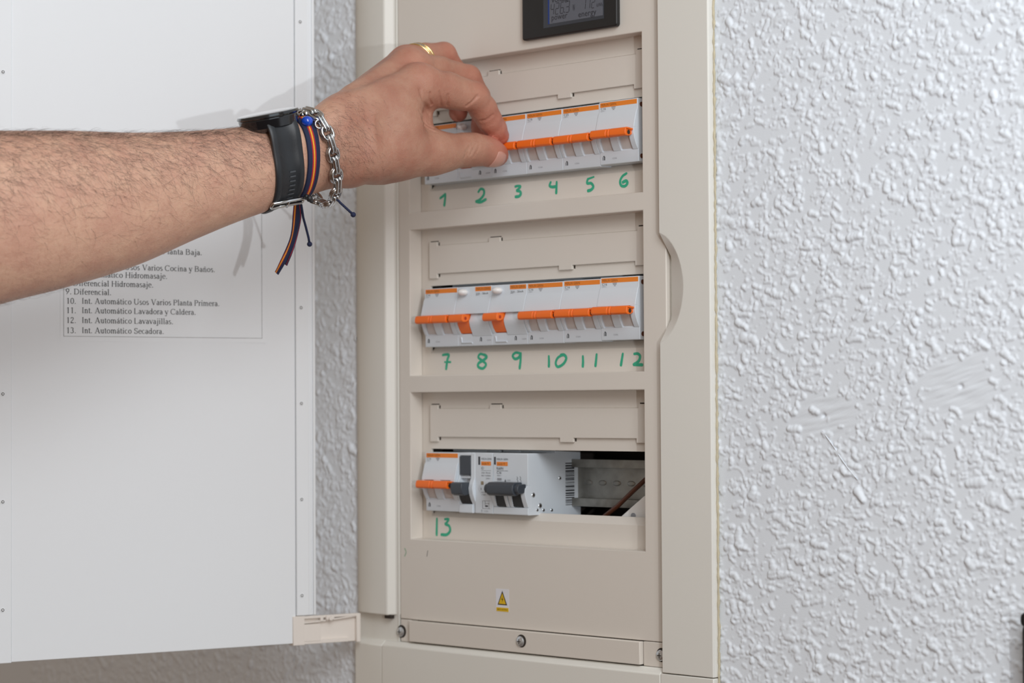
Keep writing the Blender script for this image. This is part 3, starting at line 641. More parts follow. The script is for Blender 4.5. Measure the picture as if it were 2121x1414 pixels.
b.prism([(p[0]+.2, p[1]+oz) for p in cheek], 'x', ox, ox+1.3)
b.box(ox+1.2, ox+13.2, 1.0, 3.5, oz+3.2, oz+5.0); b.build('body', grey_m, root, bevel=.3, seg=2, smooth=True)
MB().box(ox+1.4, ox+13.0, -.6, 3, oz+5.8, oz+20.0).build('test_block', slate_m, root, bevel=.5, smooth=True, label='dark slate square test block')
t = MB(); t.prism([(p[0], p[1]+oz) for p in [(2, .2), (-8.5, .6), (-10.4, -.6), (-10.6, -4), (-9.4, -8.2), (-6.5, -9.4), (2, -8.5)]], 'x', ox+1.2, ox+13.0)
tg = t.build('toggle', slate_m, root, bevel=.6, seg=2, smooth=True, label='dark slate toggle')
r = MB(); r.prism([(p[0], p[1]+oz) for p in [(4.1, -2), (-1.6, -3), (-2.2, -8), (-.6, -13), (1.5, -16.2), (4.1, -16.2)]], 'x', ox+2.6, ox+12.8); r.build('rocker', blackr_m, root, smooth=True)
b = MB(); P = lambda a, c: (lambda p, q: (ox+a+p, -.06, oz+c+q))
b.box(ox+20.8, ox+22.8, -.05, -.01, oz+13.6, oz+19.8, 1); put_text(b, 'MERLIN GERIN', P(24, 17.4), 1.5, 10.5, 1); b.box(ox+23.8, ox+34, -.05, -.01, oz+13.2, oz+16.2, 0); put_text(b, 'multi 9', lambda p, q: (ox+24.4+p, -.09, oz+13.8+q), 1.8, 7.2, 3)
put_text(b, 'ID', P(24, 10.2), 2.2, 2.6, 1); b.box(ox+23.8, ox+34, -.05, -.01, oz+9.3, oz+9.5, 1)
for k, (tx, w_) in enumerate((('25A 30mA', 9.6), ('400 V 6000A', 9.6), ('230V~', 5))): put_text(b, tx, P(24+(4.6 if k == 2 else 0), 7.2-k*2.1), 1.2, w_, 1)
b.box(ox+23.4, ox+26.2, -.05, -.01, oz-1.2, oz+1.4, 4); put_text(b, 'I', P(23.4, -5.2), 1.8, .5, 1); put_text(b, 'In=16', P(24, -7.2), .9, 4.4, 1); put_text(b, 'x 30A', P(24, -9.0), .9, 4.4, 1)
for (a, c, d, e) in ((25, 25.3, -19, -13), (25, 33, -13.2, -13), (25, 33, -19, -18.8), (27.5, 27.8, -17.5, -13), (31.5, 31.8, -18.8, -14), (27.5, 31.5, -15.2, -15), (28, 30.6, -17.6, -16.4)): b.box(ox+a, ox+c, -.05, -.01, oz+d, oz+e, 1)
put_text(b, 'O', P(23.4, -21.6), 1.9, 1.5, 1); put_text(b, '16206', P(26.4, -21.4), 1.3, 4.6, 2)
b.build('printed_label', [ostrip_m, ink_m, line_m, brand_m, mat('tan_window', (150, 136, 112), .5)], root, clean=False, kind='stuff')
# breaker with the wide grey handle
ox = 72.0
root = empty('circuit_breaker', (ox+BW/2, 29, oz-38), 'light grey breaker with wide slate handle and a barcode on its bare side', 'breaker')
b = MB(); b.prism([(p[0], p[1]+oz) for p in [(.4, 22.6), (0, 22.1), (0, -1), (3, -1), (3, -17), (.2, -17.4), (0, -22.2), (.5, -22.8)]+BODY2[4:]], 'x', ox+.1, ox+35.45)
rb = [(0, -1), (-2.4, -3), (-3.0, -6), (-2.6, -9), (-1.2, -13), (.6, -17.2), (4, -17.2), (4, -1)]
for (a, c) in ((.1, 3.4), (13.2, 16.2), (17.2, 20.4), (30.8, 35.38)): b.prism([(p[0], p[1]+oz) for p in rb], 'x', ox+a, ox+c)
b.build('body', grey_m, root, bevel=.7, seg=3, smooth=True)
for a in (3.4, 20.4):
    r = MB()
    for k in range(9):
        z1 = -2-k*1.62; yy = -1.4+.9*abs(k-3)**1.35*.22
        r.box(ox+a+.1, ox+a+9.8, yy, 3.2, oz+z1-1.25, oz+z1); r.box(ox+a+.1, ox+a+9.8, yy+.5, 3.2, oz+z1-1.7, oz+z1-1.2)
    r.build('rocker', blackr_m, root, label='black ribbed rocker')
t = MB(); hp = [(-1, 1.6), (-9.5, 1.4), (-11.6, -.6), (-12.2, -4), (-11.0, -7.4), (-8.6, -8.6), (-1, -7)]
t.prism([(p[0], p[1]+oz) for p in hp], 'x', ox+4, ox+31); t.prism([(p[0]*.86, p[1]*.72-.9+oz) for p in hp], 'x', ox+.2, ox+34.8)
tg = t.build('toggle', slate_m, root, bevel=.8, seg=3, smooth=True, label='wide slate grey handle')
b = MB(); P = lambda a, c: (lambda p, q: (ox+a+p, -.06, oz+c+q))
b.box(ox+1.2, ox+3.0, -.05, -.01, oz+14, oz+19.8, 1); put_text(b, 'MERLIN GERIN', P(4, 17.4), 1.5, 11.5, 1); b.box(ox+3.9, ox+15.2, -.05, -.01, oz+13.2, oz+16.2, 0); put_text(b, 'multi 9', lambda p, q: (ox+4.6+p, -.09, oz+13.8+q), 1.8, 7.6, 3)
put_text(b, 'K60N', P(4, 10.4), 2.1, 6.6, 1); b.box(ox+3.9, ox+15.4, -.05, -.01, oz+9.5, oz+9.7, 1); put_text(b, 'C16', P(4, 7.2), 2.0, 4.6, 1); put_text(b, '400V~', P(4.2, 5.4), 1.2, 4.8, 2)
b.box(ox+4.4, ox+8.8, -.05, -.01, oz+2.6, oz+4.2, 2); b.add([(ox+12.0, -.05, oz+1.6), (ox+13.4, -.05, oz+1.6), (ox+12.7, -.05, oz+3.6)], [(0, 1, 2)], 1); put_text(b, 'I ON', P(14.5, 2.2), 1.1, 3.2, 2)
for k in (0, 3.2):
    ribbon(b, [(24.4+k, 5.6), (25.4+k, 4.4), (24.6+k, 3.6), (25.6+k, 2.4), (25.2+k, 1.6)], lambda p, q: (ox+p, -.05, oz+q), .3, 1)
b.build('printed_label', [ostrip_m, ink_m, line_m, brand_m], root, clean=False, kind='stuff')
# its side: barcode, rivets
b = MB(); X = ox+35.46; g = np.random.default_rng(4); p0 = onX(1171, 958, X); p1 = onX(1190, 1045, X); zz = p0[2]
while zz > p1[2]:
    h = g.choice([.35, .6, .9, 1.3]); b.add([(X+.05, p0[1], zz), (X+.05, p1[1], zz), (X+.05, p1[1], zz-h), (X+.05, p0[1], zz-h)], [(0, 1, 2, 3)]); zz -= h+g.choice([.3, .5, .8])
b.build('barcode', ink_m, root, clean=False, kind='stuff')
b = MB()
for (u, v, r) in ((1105, 1025, 1.9), (1160, 990, 1.5), (1119, 1047, 2.0), (1113, 1056, 1.2), (1126, 1056, 1.3), (1143, 1056, 1.3)):
    c = onX(u, v, X); b.disc(c, (1, 0, 0), r, 16, .3, 0, r*.8); b.disc(c+np.array([.31, 0, 0]), (1, 0, 0), r*.6, 12, .05, 1)
b.build('case_rivet', [steel_m, gap_m], root, smooth=True, kind='stuff')
# loose brown wire and a white terminal block in the empty part of the bottom row
pts = [onY(u, v, y) for u, v, y in ((1225, 1095, 40), (1252, 1069, 38), (1280, 1047, 36), (1310, 1018, 34), (1340, 990, 36), (1370, 955, 44))]
tag(MB().tube(pts, 1.7, 10).build('loose_wire', wire_m, smooth='all'), 'brown insulated wire crossing the open slot in the bottom row', 'wire')
A = [onY(u, v, 22) for u, v in ((1262, 1090), (1332, 1028), (1400, 990), (1400, 1120), (1262, 1120))]
tb = MB().prism([(p[0], p[2]) for p in A], 'y', 22, 44).build('terminal_block', white_pl, bevel=.8, smooth=True)
tag(tb, 'white plastic terminal block low behind the bottom row slot', 'terminal block')
c = onY(1312, 1068, 21.9); MB().disc(c, (0, -1, 0), 2.2, 16, .4).build('screw_recess', line_m, tb, smooth=True)

# ================================================================== PANEL METER
meter = empty('power_meter', (160, -5, 199), 'black panel power meter with grey display reading 426.3 and 772, above the top row', 'meter')
mx0, mx1, mz0, mz1 = 113.0, 204.6, 199.2, 249.2
def rrect(x0, x1, z0, z1, r, n=5):
    o = []
    for (cx, cz, a) in ((x1-r, z1-r, 0), (x0+r, z1-r, 90), (x0+r, z0+r, 180), (x1-r, z0+r, 270)):
        for k in range(n+1): t = math.radians(a+90*k/n); o.append((cx+r*math.cos(t), cz+r*math.sin(t)))
    return o
MB().prism(rrect(mx0, mx1, mz0, mz1, 2.2), 'y', -9.2, -5.0).build('bezel', meter_m, meter, bevel=1.0, seg=3, smooth=True)
q0 = onY(1126, 60.5, -9.2); q1 = onY(1251, 36.5, -9.2); sx0, sx1, szb = q0[0], q1[0], (q0[2]+q1[2])/2
MB().box(sx0, sx1, -9.35, -9.1, szb, mz1-7).build('window', mat('window_grey', (58, 62, 70), .2, var=0), meter)
lx0, lx1, lz0 = sx0+4.6, sx1-.8, szb+2.4
lcd = MB().box(lx0, lx1, -9.45, -9.2, lz0, mz1-9).build('screen', lcd_m, meter)
b = MB(); b.box(lx0, lx0+1.4, -9.5, -9.4, lz0, mz1-9); b.build('screen_edge', lcdblue_m, meter)
SEG = {'0': 'abcdef', '1': 'bc', '2': 'abged', '3': 'abgcd', '4': 'fgbc', '6': 'afgedc', '7': 'abc'}
def seven(b, ch, x, z, w, h, P):
    t = w*.17; S = {'a': (0, h, w, h), 'g': (0, h/2, w, h/2), 'd': (0, 0, w, 0), 'f': (0, h/2, 0, h), 'e': (0, 0, 0, h/2), 'b': (w, h/2, w, h), 'c': (w, 0, w, h/2)}
    for c in SEG[ch]:
        x0, y0, x1, y1 = S[c]; d = math.hypot(x1-x0, y1-y0); ux, uy = (x1-x0)/d, (y1-y0)/d; g_ = t*.45
        x0 += ux*g_; y0 += uy*g_; x1 -= ux*g_; y1 -= uy*g_; nx, ny = -uy*t/2, ux*t/2
        b.add([P(x+a+c_*.12, z+c_) for a, c_ in ((x0+nx, y0+ny), (x1+nx, y1+ny), (x1-nx, y1-ny), (x0-nx, y0-ny))], [(0, 1, 2, 3)])
b = MB(); P = lambda a, c: (a, -9.52, c)
def mp(u, v): q = onY(u, v, -9.5); return q[0], q[2]
x, z = mp(1140, 31.5); xe, _ = mp(1178, 25); wd_ = (xe-x)/3.95
for k, ch in enumerate('426'): seven(b, ch, x+k*wd_*1.05, z, wd_*.66, 8.0, P)
seven(b, '3', x+3.3*wd_, z, wd_*.66, 8.0, P); b.add([P(x+3.0*wd_+a, z+c) for a, c in ((0, 0), (.7, 0), (.7, .8), (0, .8))], [(0, 1, 2, 3)])
x2, z2 = mp(1206, 20); xe, _ = mp(1233, 15)
for k, ch in enumerate('772'): seven(b, ch, x2+k*(xe-x2)/2.85, z2, (xe-x2)/4.6, 8.0, P)
def wd2(t, u, v, u2, h):
    a, c = mp(u, v); a2, _ = mp(u2, v); put_text(b, t, lambda p, q: (a+p, -9.52, c+q), h, a2-a)
wd2('power', 1142.5, 42.5, 1175, 4.6); wd2('energy', 1198, 36, 1235, 4.6); wd2('voltage', 1142.5, 6.0, 1182, 4.6); wd2('W', 1186, 23, 1191, 5.0); wd2('kWh', 1236, 14.5, 1248, 2.8)
b.build('screen_digits', lcdink_m, meter, clean=False, kind='stuff')

# ================================================================== BLACK OBJECT AT THE RIGHT EDGE
q = onY(2114.5, 1400, -22); X0 = q[0]; zt = onY(2116, 1268, -22)[2]
bo = empty('black_case', (X0+40, -14, zt-130), 'black hard case edge on the white wall at the lower right border', 'case')
MB().prism(rrect(X0+.6, X0+80, zt-130, zt-5, 6), 'y', -22, -6.0).build('shell', blk_m, bo, bevel=1.5, smooth=True)
MB().prism(rrect(X0-.8, X0+78, zt-9, zt, 3.5), 'y', -21, -6.4).build('lid', blk_m, bo, bevel=1.0, smooth=True)

# ================================================================== PERSON: FOREARM AND HAND (one continuous implicit surface)
sec = np.array([(-640, 292, 690, 1305), (-330, 276, 714, 1345), (-160, 270, 684, 1372), (0, 271, 630, 1400), (136, 271, 595, 1424), (288, 275, 547, 1452), (407, 271, 494, 1475), (492, 264, 459, 1492), (570, 255, 431, 1508), (640, 238, 405, 1523), (700, 203, 385, 1538), (735, 205, 375, 1547), (765, 222, 356, 1556)], float)
su, st_, sb_, sz_ = sec.T
sx_ = (su-1060.5)*sz_/F; syc = (707-(st_+sb_)/2)*sz_/F; sa = (sb_-st_)/2*sz_/F
sbd = sa*np.interp(su, [-640, 0, 400, 600, 700, 765], [.92, .84, .92, 1.0, .9, .9])
def cubic(x, xp, fp):
    m = np.gradient(fp, xp); i = np.clip(np.searchsorted(xp, x)-1, 0, len(xp)-2); h = xp[i+1]-xp[i]; t = (x-xp[i])/h
    return (2*t**3-3*t*t+1)*fp[i]+(t**3-2*t*t+t)*h*m[i]+(-2*t**3+3*t*t)*fp[i+1]+(t**3-t*t)*h*m[i+1]
XE = sx_[-1]-1
gx = np.concatenate([np.arange(sx_[0]-20, -140, 2.2), np.arange(-140, 8, .85)]).astype(np.float32)
cyx = np.interp(gx, np.append(sx_[:-3], [-100, 10]), np.append(syc[:-3], [158, 168])).astype(np.float32)
czx = np.interp(gx, np.append(sx_[:-3], [-100, -60, 10]), np.append(sz_[:-3], [1578, 1597, 1612])).astype(np.float32)
oy = np.arange(-66, 67, 1.0).astype(np.float32); oz_ = np.arange(-76, 80, 1.05).astype(np.float32)
NX, NY, NZ = len(gx), len(oy), len(oz_)
ih = int(np.searchsorted(gx, -150))               # hand part of the grid
def grid(i0, i1):
    return gx[i0:i1, None, None]+0*oy[None, :, None]+0*oz_[None, None, :], (cyx[i0:i1, None, None]+oy[None, :, None])+0*oz_[None, None, :], (czx[i0:i1, None, None]+oz_[None, None, :])+0*oy[None, :, None]
def smin(a, b, k):
    h = np.maximum(k-np.abs(a-b), 0)/k; return np.minimum(a, b)-h*h*k*.25
# forearm tube with elliptical sections
def arm_sdf(Xa, Y, Z):
    xc = np.clip(Xa[:, 0, 0], sx_[0], XE)
    a = cubic(xc, sx_, sa)[:, None, None]; bb = cubic(xc, sx_, sbd)[:, None, None]; yc = cubic(xc, sx_, syc)[:, None, None]; zc = cubic(xc, sx_, sz_)[:, None, None]
    dy = (Y-yc)/a; dz = (Z-zc)/bb
    d = (np.sqrt(dy*dy+dz*dz)-1)*np.minimum(a, bb)
    e = np.maximum(Xa-XE, sx_[0]-Xa)
    return np.maximum(d, e).astype(np.float32)
XH, YH, ZH = grid(ih, NX)
def rcone(p, q, rp, rq, sc=None):
    p = np.asarray(p); q = np.asarray(q); d = q-p; L2 = float(d@d)
    t = np.clip(((XH-p[0])*d[0]+(YH-p[1])*d[1]+(ZH-p[2])*d[2])/L2, 0, 1)
    return (np.sqrt((XH-p[0]-t*d[0])**2+(YH-p[1]-t*d[1])**2+(ZH-p[2]-t*d[2])**2)-(rp+(rq-rp)*t)).astype(np.float32)
def ell(c, r, ax=None):
    x, y, z = XH-c[0], YH-c[1], ZH-c[2]
    if ax is not None: x, y, z = (x*ax[0][0]+y*ax[0][1]+z*ax[0][2], x*ax[1][0]+y*ax[1][1]+z*ax[1][2], x*ax[2][0]+y*ax[2][1]+z*ax[2][2])
    k = np.sqrt((x/r[0])**2+(y/r[1])**2+(z/r[2])**2); return ((k-1)*min(r)).astype(np.float32)
J = lambda u, v, z: cm(u, v, z)
PX = lambda n, z: n*z/F
# joints (pixel column, row, depth) measured from the photograph
idx = [(872, 178, 1583, 12.6), (925, 184, 1595, 12.0), (981, 199, 1607, 10.6), (1001, 226, 1616, 9.9), (1014, 249, 1621, 9.0), (1026, 266, 1627, 8.1), (1036, 281, 1633, 6.7)]
mid = [(850, 143, 1606, 12.6), (910, 148, 1624, 10.8), (969, 162, 1641, 9.7), (990, 200, 1652, 8.9), (1000, 232, 1657, 8.2), (997, 262, 1656, 7.2), (994, 282, 1653, 6.4)]
rin = [(842, 131, 1627, 11.6), (880, 118, 1641, 10.0), (919, 114, 1655, 9.4), (942, 150, 1664, 8.7), (955, 188, 1669, 8.2), (952, 214, 1669, 7.7), (949, 233, 1667, 7.1)]
lit = [(832, 150, 1643, 10.5), (854, 165, 1655, 8.6), (868, 182, 1664, 7.9), (874, 206, 1668, 7.2), (872, 226, 1665, 6.4)]
thb = [(893, 317, 1586, 14.0), (925, 315, 1595, 12.9), (960, 311, 1605, 11.8), (982, 310, 1611, 11.4), (1004, 312, 1618, 10.3), (1019, 317, 1623, 9.4), (1030, 321, 1627, 8.3)]
def chain(L, k=2.5):
    d = None
    for a, b in zip(L[:-1], L[1:]):
        c = rcone(J(*a[:3]), J(*b[:3]), a[3], b[3]); d = c if d is None else smin(d, c, k)
    return d
wr = [J(700, 272, 1533), J(697, 262, 1546), J(692, 258, 1562), J(690, 268, 1572)]
palm = None
for w0, fin, r0 in ((wr[0], idx, 17), (wr[1], mid, 17.5), (wr[2], rin, 16), (wr[3], lit, 14.5)):
    c = rcone(w0, J(*fin[0][:3]), r0, fin[0][3]+1.1); palm = c if palm is None else smin(palm, c, 9)
palm = smin(palm, rcone(J(742, 322, 1541), J(*thb[0][:3]), 19.0, 14.6), 12)                     # thumb metacarpal
palm = smin(palm, ell(J(800, 262, 1562), (26, 24, 19)), 12)                                    # first web muscle
palm = smin(palm, ell(J(775, 330, 1575), (30, 18, 20)), 10)                                    # heel of the hand
palm = smin(palm, rcone(J(868, 205, 1592), J(868, 292, 1588), 9.6, 10.2), 9)                   # web skin between thumb and index
for jn, r in ((idx[0], 12.9), (mid[0], 12.7)):                                                  # knuckles
    palm = smin(palm, ell(J(jn[0]-3, jn[1]-6, jn[2]), (r, r, r)), 7)
armH = arm_sdf(XH, YH, ZH); palm = smin(palm, armH, 16)
# tendon ridges running to the knuckles
for w0, fin, r0 in ((J(735, 205, 1535), idx, 3.0), (J(728, 190, 1550), mid, 3.4)):
    a = np.asarray(w0); bq = J(fin[0][0]-8, fin[0][1]-27, fin[0][2]-2); palm = smin(palm, rcone(a, bq, r0, 2.8), 9)
hand = palm
fx = lambda L, kk: smin(palm, chain(L), kk)
cI = chain(idx); cI = smin(cI, rcone(J(905, 188, 1590), J(955, 200, 1600), 11.0, 10.2), 4)      # soft underside of the index
for d, kk in ((cI, 7), (chain(mid), 6), (chain(rin), 6), (chain(lit), 5), (chain(thb, 4), 9)):
    hand = np.minimum(hand, smin(palm, d, kk))
PHI = np.empty((NX, NY, NZ), np.float32)
XA, YA, ZA = grid(0, ih); PHI[:ih] = arm_sdf(XA, YA, ZA)
PHI[ih:] = hand
# surface nets
def surface_nets(phi):
    nx, ny, nz = phi.shape; ins = phi < 0
    acc = np.zeros((nx-1, ny-1, nz-1, 3), np.float32); cnt = np.zeros((nx-1, ny-1, nz-1), np.float32)
    for ax in range(3):
        o = [a for a in range(3) if a != ax]; sl0 = [slice(None)]*3; sl1 = [slice(None)]*3; sl0[ax] = slice(0, -1); sl1[ax] = slice(1, None)
        a, b = phi[tuple(sl0)], phi[tuple(sl1)]; cr = (a < 0) != (b < 0); t = np.where(cr, a/(a-b+1e-12), 0)
        for s in (0, 1):
            for r in (0, 1):
                sl = [slice(None)]*3; sl[o[0]] = slice(s, phi.shape[o[0]]-1+s); sl[o[1]] = slice(r, phi.shape[o[1]]-1+r)
                c = cr[tuple(sl)]; cnt += c; acc[..., ax] += np.where(c, t[tuple(sl)], 0); acc[..., o[0]] += c*s; acc[..., o[1]] += c*r
    act = cnt > 0; ids = -np.ones(act.shape, np.int64); ids[act] = np.arange(act.sum())
    I = np.stack(np.nonzero(act), 1); P = I+acc[act]/cnt[act][:, None]
    quads = []
    for ax in range(3):
        o = [(ax+1) % 3, (ax+2) % 3]; sl0 = [slice(None)]*3; sl1 = [slice(None)]*3; sl0[ax] = slice(0, -1); sl1[ax] = slice(1, None)
        a, b = ins[tuple(sl0)], ins[tuple(sl1)]; e = np.stack(np.nonzero(a != b), 1)
        ok = (e[:, o[0]] > 0) & (e[:, o[1]] > 0) & (e[:, o[0]] < phi.shape[o[0]]-1) & (e[:, o[1]] < phi.shape[o[1]]-1); e = e[ok]
        fl_ = a[tuple(e.T)]
        def g(d0, d1):
            q = e.copy(); q[:, o[0]] -= d0; q[:, o[1]] -= d1; return ids[tuple(q.T)]
        q = np.stack([g(1, 1), g(0, 1), g(0, 0), g(1, 0)], 1); q[~fl_] = q[~fl_][:, ::-1]; quads.append(q)
    return P, np.concatenate(quads)
PG, QF = surface_nets(PHI)
def warp(P):
    i = np.clip(P[:, 0], 0, NX-1.001); x = np.interp(i, np.arange(NX), gx)
    return np.stack([x, np.interp(i, np.arange(NX), cyx)+np.interp(P[:, 1], np.arange(NY), oy), np.interp(i, np.arange(NX), czx)+np.interp(P[:, 2], np.arange(NZ), oz_)], 1)
PV = warp(PG)
# smoothing
E_ = np.concatenate([QF[:, [0, 1]], QF[:, [1, 2]], QF[:, [2, 3]], QF[:, [3, 0]]]); 
deg = np.bincount(E_.ravel(), minlength=len(PV)).astype(float)[:, None]
def lap(P):
    o = np.stack([np.bincount(E_[:, 0], P[E_[:, 1], k], len(P))+np.bincount(E_[:, 1], P[E_[:, 0], k], len(P)) for k in range(3)], 1); return o/deg-P
for _ in range(4): PV = PV+.5*lap(PV); PV = PV-.42*lap(PV)
PV = PV+.35*lap(PV)
def vnormals(P):
    a, b, c, d = (P[QF[:, k]] for k in range(4)); n = np.cross(c-a, d-b); o = np.zeros_like(P)
    for k in range(4):
        for q in range(3): o[:, q] += np.bincount(QF[:, k], n[:, q], len(P))
    return o/(np.linalg.norm(o, axis=1, keepdims=True)+1e-9)
VN = vnormals(PV)
mid_d = PV.mean(0); 
if ((PV[:2000]-PV[:2000].mean(0))*VN[:2000]).sum() < 0: QF = QF[:, ::-1]; VN = -VN
UV = np.stack([1060.5+F*PV[:, 0]/PV[:, 2], 707-F*PV[:, 1]/PV[:, 2]], 1); front = VN[:, 2] < .25
bvh0 = BVHTree.FromPolygons([Vector(p) for p in PV], [tuple(map(int, q)) for q in QF])
def hit(u, v, z0=1000):
    d = Vector(cm(u, v, 1.0)).normalized(); h = bvh0.ray_cast(Vector(cm(u, v, z0)), d); return None if h[0] is None else np.array(h[0])
# creases pressed into the skin, each a line lying on the surface
def press(pts, depth, w, n=8):
    L = []
    for (a, b) in zip(pts[:-1], pts[1:]):
        for k in range(n):
            q = hit(a[0]+(b[0]-a[0])*k/n, a[1]+(b[1]-a[1])*k/n)
            if q is not None: L.append(q)
    if len(L) < 2: return
    L = np.array(L); lo, hi = L.min(0)-4*w, L.max(0)+4*w; s = np.nonzero(((PV > lo) & (PV < hi)).all(1))[0]
    if not len(s): return
    d2 = np.full(len(s), 1e9)
    for k in range(len(L)-1):
        a, b = L[k], L[k+1]; ab = b-a; t = np.clip(((PV[s]-a)@ab)/(ab@ab+1e-9), 0, 1); d2 = np.minimum(d2, ((PV[s]-a-t[:, None]*ab)**2).sum(1))
    PV[s] -= VN[s]*(depth*(np.exp(-d2/(w*w))-.35*np.exp(-d2/(4*w*w))))[:, None]
for pts, dp, w in (([(989, 199), (978, 211), (966, 220)], 1.5, 1.2), ([(1021, 238), (1008, 248), (994, 251)], 1.2, 1.1), ([(928, 196), (927, 208), (926, 220)], 1.15, .95), ([(910, 190), (912, 206), (914, 221)], 1.0, .95),
                   ([(891, 192), (890, 206), (894, 218)], 1.1, 1.0), ([(870, 186), (878, 212), (890, 238)], 1.3, 1.8), ([(874, 246), (884, 258), (898, 266)], 1.3, 1.4), ([(878, 259), (890, 268), (903, 274)], 1.1, 1.2), ([(868, 228), (876, 244), (890, 256)], .6, 1.1),
                   ([(985, 300), (979, 310), (973, 322)], .7, 1.0), ([(979, 297), (972, 308), (968, 320)], .7, 1.0), ([(992, 304), (987, 314), (980, 326)], .6, 1.0), ([(972, 302), (965, 314), (962, 328)], .6, 1.0),
                   ([(1000, 186), (1004, 190), (1009, 196)], .35, .9), ([(902, 132), (940, 139), (975, 154)], .5, 2.2)):
    press(pts, dp, w)
VN = vnormals(PV)
# skin tint: redder knuckles, fingertips and creases, bluish veins (pigment, not light)
tint = np.zeros(len(PV)); 
def blob(j, r, a): 
    global tint; tint += a*np.exp(-((PV-J(*j[:3]))**2).sum(1)/(r*r))
for j in (idx[2], mid[2], rin[2], idx[0], mid[0], rin[0]): blob((j[0], j[1]-4, j[2]), 16, .4)
for L in (idx, mid, rin, lit, thb): blob(L[-1], 15, .55); blob(L[-3], 13, .35)
handness = 1/(1+np.exp(-(PV[:, 0]+128)/9)); tint = np.clip(tint, 0, 1)
me = bpy.data.meshes.new('arm_skin'); WV = c2w(PV); WV[:, 2] += Z0; WV = WV*.001
PC = np.array(W(c2w(cm(560, 340, 1508)[None])[0])); me.vertices.add(len(WV)); me.vertices.foreach_set('co', (WV-PC).astype(np.float32).ravel())
me.loops.add(QF.size); me.loops.foreach_set('vertex_index', QF.astype(np.int32).ravel()); me.polygons.add(len(QF)); me.polygons.foreach_set('loop_start', np.arange(len(QF), dtype=np.int32)*4)
me.polygons.foreach_set('use_smooth', np.ones(len(QF), bool)); me.update(calc_edges=True); me.validate()
ca = me.color_attributes.new('skin_tint', 'FLOAT_COLOR', 'POINT'); ca.data.foreach_set('color', np.stack([tint, handness, np.zeros_like(tint), np.ones_like(tint)], 1).astype(np.float32).ravel())
skin = mat('skin', (206, 152, 124), .46, sss=.14, var=0, spec=.4); nt = skin.node_tree; bs = nt.nodes['Principled BSDF']
def node(t, **k):
    n = nt.nodes.new(t)
    for a, v in k.items(): setattr(n, a, v)
    return n
tc = node('ShaderNodeTexCoord'); at = node('ShaderNodeVertexColor', layer_name='skin_tint'); sp = node('ShaderNodeSeparateColor'); nt.links.new(at.outputs['Color'], sp.inputs[0])
def mixc(a, b, f):
    m = node('ShaderNodeMix', data_type='RGBA')
    for i, x in ((6, a), (7, b), (0, f)):
        if isinstance(x, tuple): m.inputs[i].default_value = (*x, 1)
        elif isinstance(x, float): m.inputs[i].default_value = x
        else: nt.links.new(x, m.inputs[i])
    return m.outputs[2]
def noise(s, det, lo=.35, hi=.65):
    n = node('ShaderNodeTexNoise'); n.inputs['Scale'].default_value = s; n.inputs['Detail'].default_value = det; nt.links.new(tc.outputs['Object'], n.inputs['Vector'])
    r = node('ShaderNodeMapRange'); r.inputs[1].default_value = lo; r.inputs[2].default_value = hi; nt.links.new(n.outputs['Fac'], r.inputs[0]); return r.outputs[0], n.outputs['Fac']
base = mixc(lin((209, 167, 142)), lin((181, 137, 115)), sp.outputs[1])
f1, _ = noise(55, 5); base = mixc(base, mixc(lin((199, 153, 131)), lin((168, 117, 97)), sp.outputs[1]), f1)
f2, h2 = noise(420, 3, .5, .8); m = node('ShaderNodeMath', operation='MULTIPLY'); nt.links.new(f2, m.inputs[0]); m.inputs[1].default_value = .35; base = mixc(base, lin((170, 112, 92)), m.outputs[0])
base = mixc(base, lin((196, 116, 98)), sp.outputs[0])
nt.links.new(base, bs.inputs['Base Color'])
n3 = node('ShaderNodeTexVoronoi'); n3.inputs['Scale'].default_value = 1500; nt.links.new(tc.outputs['Object'], n3.inputs['Vector'])
bp = node('ShaderNodeBump'); bp.inputs['Strength'].default_value = .45; bp.inputs['Distance'].default_value = .0003; nt.links.new(n3.outputs['Distance'], bp.inputs['Height'])
n4 = node('ShaderNodeTexNoise'); n4.inputs['Scale'].default_value = 150; n4.inputs['Detail'].default_value = 5; nt.links.new(tc.outputs['Object'], n4.inputs['Vector'])
bp2 = node('ShaderNodeBump'); bp2.inputs['Strength'].default_value = .42; bp2.inputs['Distance'].default_value = .0016; nt.links.new(n4.outputs['Fac'], bp2.inputs['Height']); nt.links.new(bp.outputs['Normal'], bp2.inputs['Normal']); nt.links.new(bp2.outputs['Normal'], bs.inputs['Normal'])
me.materials.append(skin)
person = bpy.data.objects.new('person', me); COL.objects.link(person); person.location = PC
tag(person, 'bare hairy left forearm and hand pinching an orange breaker bar', 'person')
bvh = BVHTree.FromPolygons([Vector(p) for p in PV], [tuple(map(int, q)) for q in QF])
def hit(u, v, z0=1000):
    d = Vector(cm(u, v, 1.0)).normalized(); h = bvh.ray_cast(Vector(cm(u, v, z0)), d); return (None, None) if h[0] is None else (np.array(h[0]), np.array(h[1]))
